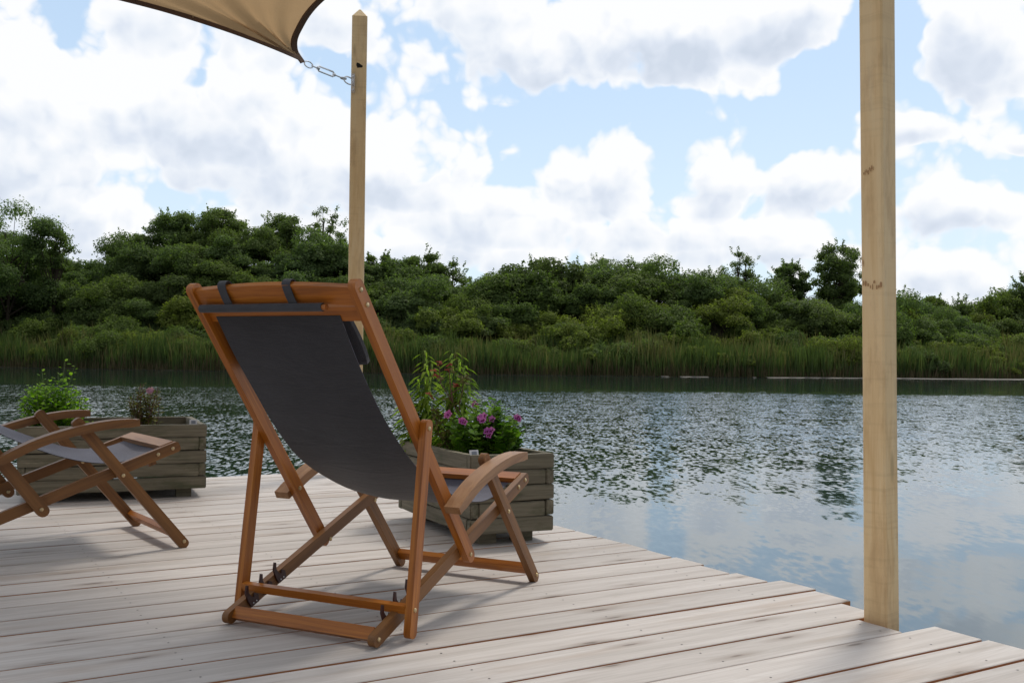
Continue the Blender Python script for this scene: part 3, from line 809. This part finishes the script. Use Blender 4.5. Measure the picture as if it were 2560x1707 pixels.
# ------------------------------------------------------------------ shade sail and its turnbuckle
def bez(a, k, b, t): return a*(1-t)**2+k*2*t*(1-t)+b*t*t
A_ = at(699, 143, 6.62)
E1 = at(275, 0, 5.3)
SB = Vector((1.3, 3.3, 2.75)); SCn = Vector((-3.4, 3.7, 2.35))
# edge to the left: passes through E1; edge to the right leaves upwards and bends over
def solve_k(a, b, p, t): return (p-a*(1-t)**2-b*t*t)/(2*t*(1-t))
K1 = solve_k(A_, SCn, E1, .42)
EP = at(744, 0, 6.05); 
def edge_r(t):
    # piecewise: strongly curved near the corner
    pts = [A_, at(682, 112, 6.55), at(690, 72, 6.42), at(744, 0, 6.1), at(905, -110, 5.6), at(1300, -290, 4.7), SB]
    P = [pts[0]*2-pts[1]]+pts+[pts[-1]*2-pts[-2]]
    n = len(pts)-1; q = t*n; i = min(int(q), n-1); f = q-i; a, b, c, d = P[i:i+4]
    return .5*((2*b)+(c-a)*f+(2*a-5*b+4*c-d)*f*f+(3*b-a-3*c+d)*f**3)
def edge_l(t): return bez(A_, K1, SCn, t)
def build_sail():
    bm = bmesh.new(); N, Mx = 60, 40; g = []
    for i in range(N+1):
        t = (i/N)**1.35; a = edge_l(t); b = edge_r(t); row = []
        for j in range(Mx+1):
            s = j/Mx; p = a.lerp(b, s)
            w = (.035*math.sin(s*21+1.0)+.02*math.sin(s*43+.5+t*3))*math.sin(PI*s)*min(1, t*5)*max(0, 1-t*1.1)
            bow = math.sin(PI*s)*.12*t
            row.append(bm.verts.new(p+Vector((0, 0, w*.8+bow))))
        g.append(row)
    for i in range(N):
        for j in range(Mx):
            try: bm.faces.new((g[i][j], g[i+1][j], g[i+1][j+1], g[i][j+1]))
            except ValueError: pass
    bmesh.ops.remove_doubles(bm, verts=bm.verts, dist=1e-5)
    m, t, b, out = newmat('sail_cloth')
    tc = t('ShaderNodeTexCoord').outputs['Object']
    n = t.noise(tc, 3, 3); wv = t.noise(sv(tc, 400, 400, 400, t), 1, 1)
    col = t.mix(n, (.46, .30, .155), (.54, .37, .205)); t.l.new(col, b.inputs['Base Color']); b.inputs['Roughness'].default_value = .85
    bp = t('ShaderNodeBump', {'Strength': .2, 'Distance': .001, 'Height': wv}); t.l.new(bp.outputs[0], b.inputs['Normal'])
    tr = t('ShaderNodeBsdfTranslucent'); t.l.new(col, tr.inputs[0])
    mx = t('ShaderNodeMixShader', {0: .5}); t.l.new(b.outputs[0], mx.inputs[1]); t.l.new(tr.outputs[0], mx.inputs[2]); t.l.new(mx.outputs[0], out.inputs[0])
    root = empty('shade_sail', A_, 0, 'beige triangular shade sail stretched overhead at the top left', 'shade sail')
    o = from_bm(bm, 'cloth', m, None, sharp=80); o.data.transform(Matrix.Translation(-A_)); o.parent = root
    hem = plain('sail_hem', (.10, .052, .03), .85)
    for ed, other, nm in ((edge_l, edge_r, 0), (edge_r, edge_l, 1)):
        bm = bmesh.new(); rows = []
        for i in range(91):
            t_ = (i/90)**1.2; p = ed(t_); q = other(t_); dd = (q-p)
            ww = min(.045 if nm else .022, dd.length*.5)
            dd = dd.normalized() if dd.length > 1e-6 else Vector((0, 0, 1))
            tg = (ed(min(1, t_+.01))-ed(max(0, t_-.01))).normalized(); dd = (dd-tg*dd.dot(tg)).normalized()
            up_ = Vector((0, 0, 1)); nn = tg.cross(dd).normalized()
            if nn[2] > 0: nn = -nn
            e = .004
            rows.append([bm.verts.new(v-A_) for v in (p-dd*.003+nn*e, p+dd*ww+nn*e*1.6, p+dd*ww-nn*e, p-dd*.003-nn*e)])
        for i in range(90):
            for j in range(4): bm.faces.new((rows[i][j], rows[i][(j+1) % 4], rows[i+1][(j+1) % 4], rows[i+1][j]))
        bm.faces.new(rows[0]); bm.faces.new(rows[-1][::-1])
        from_bm(bm, 'hem', hem, root, sharp=50)
build_sail()
def build_turnbuckle():
    P0 = at(702, 146, 6.60); P1 = at(812, 190, 6.93)
    root = empty('turnbuckle', P0, 0, 'small zinc turnbuckle linking the sail corner to the pointed post', 'turnbuckle')
    d = (P1-P0); L = d.length; d = d.normalized(); side = d.cross(Vector((0, 0, 1))).normalized(); upv = side.cross(d)
    def ring(c, rl, rw, ax, r, part):
        bm = bmesh.new(); tube(bm, [c+d*rl*math.cos(a)+ax*rw*math.sin(a) for a in np.arange(0, 2*PI-.01, 2*PI/20)], r, 7, closed=True)
        return from_bm(bm, part, M['steel'], root)
    ring(d*L*.06, L*.085, .020, upv, .0045, 'hook_ring')
    bm = bmesh.new(); tube(bm, [d*L*.12, d*L*.26], .005, 8); from_bm(bm, 'threaded_rod', M['steel'], root)
    bm = bmesh.new(); tube(bm, [d*L*.56, d*L*.76], .005, 8); from_bm(bm, 'threaded_rod', M['steel'], root)
    bm = bmesh.new()
    for s in (-1, 1): tube(bm, [d*L*.24, d*L*.27+upv*s*.016, d*L*.56+upv*s*.016, d*L*.60], .0055, 8)
    for q in (.25, .58): tube(bm, [d*L*(q-.015), d*L*(q+.02)], .012, 8)
    from_bm(bm, 'frame', M['steel'], root)
    ring(d*L*.78, L*.05, .016, side, .0045, 'eye')
    ring(d*L*.90, L*.11, .024, upv, .0048, 'shackle')
    bm = bmesh.new(); c = P1-P0
    box(bm, (c[0]-.012, c[1]-.02, c[2]-.075), (c[0]+.012, c[1]-.012, c[2]+.055)); bevel(bm, .003)
    for z in (-.055, .035): disc(bm, (c[0], c[1]-.02, c[2]+z), (0, -1, 0), .008, .006)
    tube(bm, [c+Vector((-.0, -.012, .02)), c+Vector((-.0, -.045, .01)), c+Vector((-.0, -.045, -.02)), c+Vector((0, -.012, -.03))], .005, 7)
    from_bm(bm, 'eye_plate', M['steel'], root)
build_turnbuckle()

# ------------------------------------------------------------------ water
WZ = -.30
def build_water():
    bm = bmesh.new(); box_ = [(-500, -300), (500, -300), (500, 500), (-500, 500)]
    bm.faces.new([bm.verts.new((x, y, WZ)) for x, y in box_])
    m, t, b, out = newmat('lake_water')
    tc = t('ShaderNodeTexCoord').outputs['Object']
    s = t('ShaderNodeSeparateXYZ', {0: tc})
    warp = t.noise(sv(tc, .09, .06, 1, t), 1, 3)
    yy = t.math('ADD', s.outputs[1], t.math('MULTIPLY', t.math('SUBTRACT', warp, .5), 14))
    yy = t.math('SUBTRACT', yy, t.math('MULTIPLY', s.outputs[0], .7))
    near = t.rng(yy, 3.5, 13.5, .045, 1., smooth=True)
    far = t.rng(t.math('ADD', s.outputs[1], t.math('MULTIPLY', t.math('SUBTRACT', t.noise(sv(tc, .3, .1, 1, t), 1, 3), .5), 5)), 31, 36, 1., .05, smooth=True)
    patch = t.rng(t.noise(sv(tc, .22, .35, 1, t), 1, 3), .35, .62, .55, 1.)
    amp = t.math('MULTIPLY', t.math('MULTIPLY', near, far), patch)
    P = sv(tc, 20.0, 8.0, 1, t)
    c1 = t.noise(P, 1.0, 2, .5, .2, out=1); c2 = t.noise(sv(tc, 4.5, 1.8, 1, t), 1, 2, .5, out=1); c3 = t.noise(sv(tc, 1.6, 1.2, 1, t), 1, 2, out=1)
    half = (.5, .5, .5)
    v1 = t.vmath('MULTIPLY', t.vmath('SUBTRACT', c1, half), (.42, .70, 0)); v2 = t.vmath('MULTIPLY', t.vmath('SUBTRACT', c2, half), (.30, .30, 0))
    v = t.vmath('SCALE', t.vmath('ADD', v1, v2), None); t.l.new(amp, v.node.inputs['Scale'])
    v = t.vmath('ADD', v, t.vmath('MULTIPLY', t.vmath('SUBTRACT', c3, half), (.03, .05, 0)))
    # at grazing view the wave faces turned to the near shore are the ones seen; the breeze is stronger to the right
    lean = t.math('MULTIPLY', amp, t.rng(s.outputs[0], -1.0, 6.0, -.012, -.050, smooth=True))
    v = t.vmath('ADD', v, t('ShaderNodeCombineXYZ', {0: 0., 1: lean, 2: 0.}).outputs[0])
    nn = t.vmath('NORMALIZE', t.vmath('ADD', v, (0, 0, 1)))
    class _B: outputs = [nn]
    bp = _B
    fr = t('ShaderNodeFresnel', {'IOR': 2.25, 'Normal': bp.outputs[0]})
    gl_ = t('ShaderNodeBsdfGlossy', {'Color': (.93, .96, 1, 1), 'Roughness': .06, 'Normal': bp.outputs[0]})
    t.l.new(t.mix(0.5, (.010, .030, .020), (.014, .036, .026)), b.inputs['Base Color']); b.inputs['Roughness'].default_value = 1; b.inputs['Specular IOR Level'].default_value = 0
    mx = t('ShaderNodeMixShader'); t.l.new(fr.outputs[0], mx.inputs[0]); t.l.new(b.outputs[0], mx.inputs[1]); t.l.new(gl_.outputs[0], mx.inputs[2]); t.l.new(mx.outputs[0], out.inputs[0])
    tag(from_bm(bm, 'water', m), kind='structure')
build_water()

# ------------------------------------------------------------------ far bank
def ysh(x): return 60.5+6.5*(x/33)**2*(.8 if x < 0 else 1.)*min(1, 1)+.5*math.sin(x*.35)+.25*math.sin(x*1.1+1) if abs(x) < 60 else 60.5+6.5*(60/33)**2
SKYL = [(-600, 600), (-200, 590), (0, 578), (100, 585), (200, 602), (260, 592), (330, 560), (430, 537), (540, 528), (650, 538), (760, 562), (850, 592), (950, 612), (1100, 630), (1230, 614), (1400, 608), (1530, 614), (1650, 632), (1800, 657), (1950, 677), (2080, 692), (2200, 696), (2300, 694), (2352, 680), (2600, 660), (3000, 660)]
def hz_y(x): return 818.6+.012*(x-1176)
RD = 15.0                     # the ridge stands this far behind the shore
def top_at(x):
    """canopy height of the ridge for world x"""
    D = ysh(x)+RD; px = x/D*2343+1176
    px = max(-599, min(2999, px))
    for (a, b) in zip(SKYL, SKYL[1:]):
        if a[0] <= px <= b[0]:
            y = a[1]+(b[1]-a[1])*(px-a[0])/(b[0]-a[0]); return EYE+(hz_y(px)-y)/2343*D
    return 6
def ground(x, y):
    s = (y-ysh(x))/RD
    top = top_at(x)-2.3
    if s <= 0: return WZ-.02+s*RD*.15
    if s < .18: return WZ+.02+s/.18*.35
    k = min(1, (s-.18)/.82); k = k*k*(3-2*k)
    z = WZ+.37+(top-.4)*k
    if s > 1: z -= min(3.5, (s-1)*RD*.12)
    return z+.25*mnoise.noise(Vector((x*.2, y*.2, 0)))
def build_bank():
    bm = bmesh.new(); xs = list(np.arange(-80, 81, 1.6)); ys = [-2, -.6, 0, .4, .8, 1.6, 2.6]+list(np.arange(4, 40, 2))+[60, 120, 300]
    xs = [-500, -250, -140, -100]+xs+[100, 140, 250, 500]
    g = [[bm.verts.new((x, ysh(x)+d, ground(x, ysh(x)+d) if d < 41 else 0)) for d in ys] for x in xs]
    for i in range(len(xs)-1):
        for j in range(len(ys)-1): bm.faces.new((g[i][j], g[i+1][j], g[i+1][j+1], g[i][j+1]))
    m, t, b, out = newmat('bank_earth')
    tc = t('ShaderNodeTexCoord').outputs['Object']; n = t.noise(tc, .8, 5, .6); n2_ = t.noise(tc, 6, 3)
    c = t.mix(t.rng(n, .35, .65), (.025, .035, .012), (.05, .05, .022)); c = t.mix(t.math('MULTIPLY', n2_, .3), c, (.09, .075, .05))
    t.l.new(c, b.inputs['Base Color']); b.inputs['Roughness'].default_value = .95
    o = from_bm(bm, 'bank', m); tag(o, kind='structure')
    # pale stony strip along the waterline on the right
    bm = bmesh.new(); rnd = random.Random(5)
    prev = None
    for i, x in enumerate(np.arange(8, 42, .22)):
        y = ysh(x)-.25; w = max(.02, .05+1.6*mnoise.noise(Vector((x*.33, 0, 3)))+.8*mnoise.noise(Vector((x*1.7, 5, 3)))+2.2*max(0, (x-13)/20))
        a = bm.verts.new((x, y-w, WZ+.012)); b_ = bm.verts.new((x, y+.3, WZ+.05))
        if w <= .021: prev = None; continue
        if prev: bm.faces.new((prev[0], a, b_, prev[1]))
        prev = (a, b_)
    m = plain('pale_gravel', (.20, .185, .165), .9)
    tag(from_bm(bm, 'gravel_strip', m), kind='structure')
build_bank()

def bush_mesh(seed, r, h, n, size, outw=.62):
    """lumpy thicket of leaves with shoots; local origin at ground centre"""
    rs = np.random.default_rng(seed)
    lumps = [(0, 0, h*.45, r*.62)]
    for i in range(int(13+rs.integers(0, 7))):
        a = rs.uniform(0, 2*PI); q = rs.uniform(.25, .95)*r; lumps.append((q*math.cos(a), q*math.sin(a), h*rs.uniform(.25, .92)*(1-.35*(q/r)**2), r*rs.uniform(.18, .42)))
    wts = np.array([l[3]**2 for l in lumps]); wts /= wts.sum()
    idx = rs.choice(len(lumps), n, p=wts); L = np.array(lumps)[idx]
    d = rs.normal(size=(n, 3)); d[:, 2] = np.abs(d[:, 2])*1.0-.25; d /= np.linalg.norm(d, axis=1, keepdims=True)
    rad = L[:, 3]*(1+.13*np.sin(d[:, 0]*9+L[:, 0]*7+seed)*np.sin(d[:, 1]*8+2)+.09*np.sin(d[:, 2]*17+d[:, 0]*13))
    rad *= 1-.35*rs.random(n)**2
    c = L[:, :3]+d*rad[:, None]*np.array([1, 1, .82]); nrm = d*outw+rs.normal(size=d.shape)*(1-outw)*.8+np.array([0, 0, .3])
    # upright shoots standing out of the outline
    C_, N_ = [c], [nrm]
    for k in range(46):
        j = rs.integers(0, n); p = c[j]; dr = d[j]*.5+np.array([0, 0, .8])+rs.normal(size=3)*.25; dr /= np.linalg.norm(dr); m_ = 22
        sh = rs.random(m_)*rs.uniform(.2, .48); C_.append(p+dr*sh[:, None]+rs.normal(size=(m_, 3))*.035); N_.append(rs.normal(size=(m_, 3))*.6+np.array([0, 0, .6]))
    c = np.concatenate(C_); nrm = np.concatenate(N_)
    keep = c[:, 2] > -.1
    c = c[keep]; nrm = nrm[keep]; m = len(c)
    return leaf_mesh('crown', c, nrm, rs.uniform(.6, 1.3, m)*size, 1.1, 'quad', rnd=rs.random(m))
def bush_stem(r, h, seed):
    rnd = random.Random(seed); bm = bmesh.new()
    for k in range(4):
        a = rnd.uniform(0, 2*PI); q = rnd.uniform(.2, .6)*r
        tube(bm, [(0, 0, -.4), (q*.4*math.cos(a), q*.4*math.sin(a), h*.3), (q*math.cos(a), q*math.sin(a), h*.7)], [.07, .05, .02], 6)
    me = bpy.data.meshes.new('stem'); bm.to_mesh(me); bm.free(); return me
PROT = {}
for mi, mk in enumerate(('l_dark', 'l_mid', 'l_yel', 'l_grey')):
    for v in range(3):
        sd_ = mi*10+v
        r0 = [1.8, 2.2, 1.6][v]; h0 = [1.9, 2.3, 2.1][v]
        cm = bush_mesh(sd_, r0, h0, 14000, .096); cm.materials.append(M[mk])
        smh = bush_stem(r0, h0, sd_); smh.materials.append(M['bark'])
        PROT[(mk, v)] = (cm, smh, r0, h0)
KNAME = {'l_dark': 'dark green', 'l_mid': 'mid green', 'l_yel': 'yellowish green', 'l_grey': 'greyish green'}
def zone(px):
    if px < 420: return 'left of the near chair'
    if px < 830: return 'behind the near chair back'
    if px < 1250: return 'above the planter flowers'
    if px < 1650: return 'above the open water'
    if px < 2000: return 'just left of the thick post'
    return 'right of the thick post'
def put_bush(x, y, mk, v, sc, rnd, z=None):
    cm, sm_, r0, h0 = PROT[(mk, v)]
    px = x/y*2343+1176
    s = (y-ysh(x))/RD
    row = 'behind the reeds' if s < .3 else 'half way up the bank' if s < .72 else 'on top of the bank'
    o = empty('shrub', (x, y, (ground(x, y) if z is None else z)-.15), rnd.uniform(0, 6.28), '%s shrub %s, %s' % (KNAME[mk], row, zone(px)), 'shrub', 'shrubs covering the far bank')
    o.scale = (sc*rnd.uniform(.85, 1.3), sc*rnd.uniform(.85, 1.2), sc*rnd.uniform(.8, 1.15))
    c = bpy.data.objects.new('crown', cm); C.objects.link(c); c.parent = o
    c = bpy.data.objects.new('stem', sm_); C.objects.link(c); c.parent = o
def plant_bank():
    rnd = random.Random(21); n = 0
    for s, step, sc0 in ((.13, 2.3, .68), (.2, 1.9, .8), (.33, 2.0, .95), (.48, 2.1, 1.1), (.64, 2.2, 1.15), (.82, 2.3, 1.2), (1.0, 2.4, 1.1)):
        x = -43+rnd.uniform(0, 2)
        while x < 44:
            D = ysh(x)+s*RD; px = x/D*2343+1176
            if -130 < px < 2480:
                yy = D+rnd.uniform(-.9, .9)
                f = mnoise.noise(Vector((x*.11, s*3.1, 5)))+rnd.uniform(-.25, .25)
                if s > .6: mk = 'l_dark' if f < -.05 else 'l_mid' if f < .28 else 'l_grey'
                else: mk = 'l_dark' if f < -.25 else 'l_mid' if f < .08 else 'l_yel' if f < .36 else 'l_grey'
                if px > 1200 and s < .9 and rnd.random() < .3: mk = 'l_yel'
                put_bush(x, yy, mk, rnd.randint(0, 2), sc0*rnd.uniform(.65, 1.3), rnd); n += 1
            x += step*rnd.uniform(.75, 1.25)
    print('shrubs', n)
plant_bank()

# ------------------------------------------------------------------ trees
def tree(px, topy, wpx, D, kind, label, seed, airy=0., squash=1.):
    rnd = random.Random(seed); rs = np.random.default_rng(seed)
    T = at(px, topy, D); x = T[0]; w = wpx/2343*D/2; gz = ground(x, D)
    H = T[2]-gz
    root = empty('tree', (x, D, gz-.2), 0, label, 'tree', 'trees standing above the shrubs')
    ch = min(H*.95, w*2.6*squash); cz = H-ch/2
    tips = []; bm = bmesh.new()
    tr = curve3((0, 0, -.3), (rnd.uniform(-.3, .3), 0, H*.8), 8, .2, rnd)
    tube(bm, tr, [.17*(1-.8*i/7) for i in range(8)], 8)
    nl = 42 if airy < .3 else 26
    for k in range(nl):
        a = rnd.uniform(0, 2*PI); e = rnd.uniform(-.75, 1); q = math.sqrt(max(0, 1-e*e))*rnd.uniform(.65, 1.)
        tip = Vector((w*q*math.cos(a), w*q*math.sin(a), cz+ch/2*e*.93))
        st = tr[2+int(rnd.random()*4)]
        mid = st.lerp(tip, .5)+Vector((0, 0, -.15))
        tube(bm, [st, mid, tip], [.05, .035, .012], 5); tips.append((tip, mid))
    from_bm(bm, 'trunk', M['bark'], root)
    cen, nor = [], []
    for tip, mid in tips:
        for c, R_, nn in ((tip, rnd.uniform(.4, .62)*max(.7, w*.5), 380), (tip.lerp(mid, .6), .45*max(.6, w*.5), 260)):
            nn = int(nn*(1-airy*.72)*(max(.7, w*.5))**1.2)
            d = rs.normal(size=(nn, 3)); d /= np.linalg.norm(d, axis=1, keepdims=True)
            rr = R_*rs.random(nn)**.45*(1+.35*(rs.random(nn) > .85))
            cc = np.array(c)+d*rr[:, None]*np.array([1.15, 1.15, .7]); cen.append(cc); nor.append(d*.6+rs.normal(size=d.shape)*.35+np.array([0, 0, .35]))
    # a few twigs of leaves poking out of the outline
    for k in range(14):
        a = rnd.uniform(0, 2*PI); e = rnd.uniform(-.2, 1); q = math.sqrt(1-e*e)
        b = np.array((w*q*math.cos(a), w*q*math.sin(a), cz+ch/2*e)); dirn = np.array((q*math.cos(a), q*math.sin(a), e+.5)); dirn /= np.linalg.norm(dirn)
        nn = 26; s = rs.random(nn); cen.append(b+dirn*(s*.55)[:, None]+rs.normal(size=(nn, 3))*.05); nor.append(rs.normal(size=(nn, 3))+np.array([0, 0, .4]))
    cen = np.concatenate(cen); nor = np.concatenate(nor)
    link('crown', leaf_mesh('crown', cen, nor, rs.uniform(.75, 1.25, len(cen))*(.135 if airy < .3 else .12), 1., 'quad'), M[kind], root)
TREES = [(20, 462, 250, 73, 'l_dark', 'large dark tree at the far left border, its boughs reaching right', 1, 0, .8),
         (120, 520, 90, 74, 'l_dark', 'thin boughed small tree leaning out right of the far left tree', 2, .5, .8),
         (305, 528, 120, 78, 'l_dark', 'small loose tree at the left shoulder of the round crowned tree', 3, .3, .8),
         (405, 482, 130, 79, 'l_dark', 'dark tree with ragged top, left half of the pair above the chair', 4, 0, .8),
         (500, 478, 130, 79, 'l_dark', 'dark tree with ragged top, right half of the pair above the chair', 5, 0, .8),
         (650, 488, 120, 79, 'l_dark', 'dark dome shaped tree left of the airy light tree', 6, .1, .8),
         (748, 466, 92, 78, 'l_grey', 'airy light crowned tree with sky showing through, left of the pointed post', 7, .62, 1.3),
         (870, 580, 90, 78, 'l_mid', 'low round tree directly right of the pointed post', 8, .2, .8),
         (970, 570, 110, 79, 'l_dark', 'dark tree with spreading flat top right of the pointed post', 9, 0, .8),
         (1040, 598, 80, 79, 'l_dark', 'smaller loose tree right of the flat topped tree', 10, .4, .8),
         (1250, 608, 80, 79, 'l_mid', 'feathery top left most of the three low trees mid picture', 11, .45, .8),
         (1375, 590, 100, 79, 'l_grey', 'feathery pale top, middle of the three low trees mid picture', 12, .5, .8),
         (1480, 598, 80, 79, 'l_mid', 'feathery top, right most of the three low trees mid picture', 13, .45, .8),
         (1700, 572, 88, 80, 'l_grey', 'sparse airy tree, left neighbour of the two dark trees by the thick post', 14, .6, 1.),
         (1815, 600, 84, 80, 'l_dark', 'small dark tree between the airy tree and the tall round tree', 15, .2, .9),
         (1930, 553, 120, 80, 'l_dark', 'tall round dark tree touching the left side of the thick post', 16, 0, 1.1),
         (2140, 678, 90, 84, 'l_mid', 'low hazy tree first right of the thick post', 17, .2, .7),
         (2200, 682, 60, 84, 'l_grey', 'small pale tree in the dip right of the thick post', 18, .5, .7),
         (2295, 668, 110, 82, 'l_mid', 'broad mid green tree near the right border', 19, .2, .7),
         (2356, 628, 60, 82, 'l_dark', 'dark tree cut off by the right border', 20, .1, 1.)]
for a in TREES: tree(*a)

# ------------------------------------------------------------------ reeds
def reeds():
    rs = np.random.default_rng(8)
    def patch(name, n, y0, y1, h0, h1, wd, mat, lean, seedv, zoff=0):
        x = rs.uniform(-44, 44, n); d = rs.uniform(y0, y1, n)
        k = np.array([mnoise.noise(Vector((a*.3, b*.4, seedv))) for a, b in zip(x, d)])
        h = rs.uniform(h0, h1, n)*(1+.7*k)*(1+.12*np.sin(x*2.1)*np.sin(x*5.3))
        base = np.array([(a, ysh(a)+b, max(WZ, ground(a, ysh(a)+b)) if b > 0 else WZ) for a, b in zip(x, d)])
        ln = rs.normal(size=(n, 2))*lean
        V = np.empty((n, 5, 3)); wv = np.stack([np.cos(rs.uniform(-1, 1, n)), np.sin(rs.uniform(-1, 1, n)), np.zeros(n)], 1)*wd*rs.uniform(.6, 1.3, n)[:, None]
        up = np.zeros((n, 3)); up[:, 2] = h
        l3 = np.concatenate([ln, np.zeros((n, 1))], 1)*h[:, None]
        V[:, 0] = base-wv/2; V[:, 1] = base+wv/2; V[:, 2] = base+wv/2+up*.6+l3*.4; V[:, 3] = base+up+l3; V[:, 4] = base-wv/2+up*.6+l3*.4
        me = bpy.data.meshes.new(name); me.vertices.add(n*5); me.vertices.foreach_set('co', V.reshape(-1))
        me.loops.add(n*5); me.loops.foreach_set('vertex_index', np.arange(n*5, dtype=np.int32)); me.polygons.add(n)
        me.polygons.foreach_set('loop_start', np.arange(0, n*5, 5, dtype=np.int32)); me.update(calc_edges=True)
        a_ = me.attributes.new('rnd', 'FLOAT', 'POINT'); a_.data.foreach_set('value', np.repeat(rs.random(n), 5).astype(np.float32))
        return link(name, me, mat)
    g = leafmat('reed_green', (.060, .10, .042), (.16, .225, .095), .35); y = leafmat('reed_olive', (.12, .115, .06), (.25, .235, .13), .35)
    s = leafmat('reed_straw', (.09, .075, .04), (.20, .165, .10), .2)
    o = patch('reeds', 30000, .1, 4.6, .75, 1.9, .05, g, .10, 1.); tag(o, 'continuous belt of green reeds standing along the far shore', 'reeds', None, 'stuff')
    o = patch('olive_reeds', 9000, .2, 5.2, 1.0, 2.1, .045, y, .14, 6.); tag(o, 'olive and yellowish reeds mixed into the green belt', 'reeds', None, 'stuff')
    o = patch('dry_reeds', 9000, -.1, 1.2, .2, .9, .035, s, .16, 4.); tag(o, 'scattered dry straw coloured reed stalks at the foot of the green reeds', 'reeds', None, 'stuff')
    o = patch('bank_grass', 16000, 3.5, 7.5, .5, 1.1, .06, g, .2, 9.); tag(o, 'rough grass between the reeds and the lowest shrubs', 'grass', None, 'stuff')
reeds()
S.cycles.max_bounces = 6; S.cycles.transparent_max_bounces = 6; S.cycles.diffuse_bounces = 4; S.cycles.glossy_bounces = 3
S.cycles.caustics_reflective = False; S.cycles.caustics_refractive = False
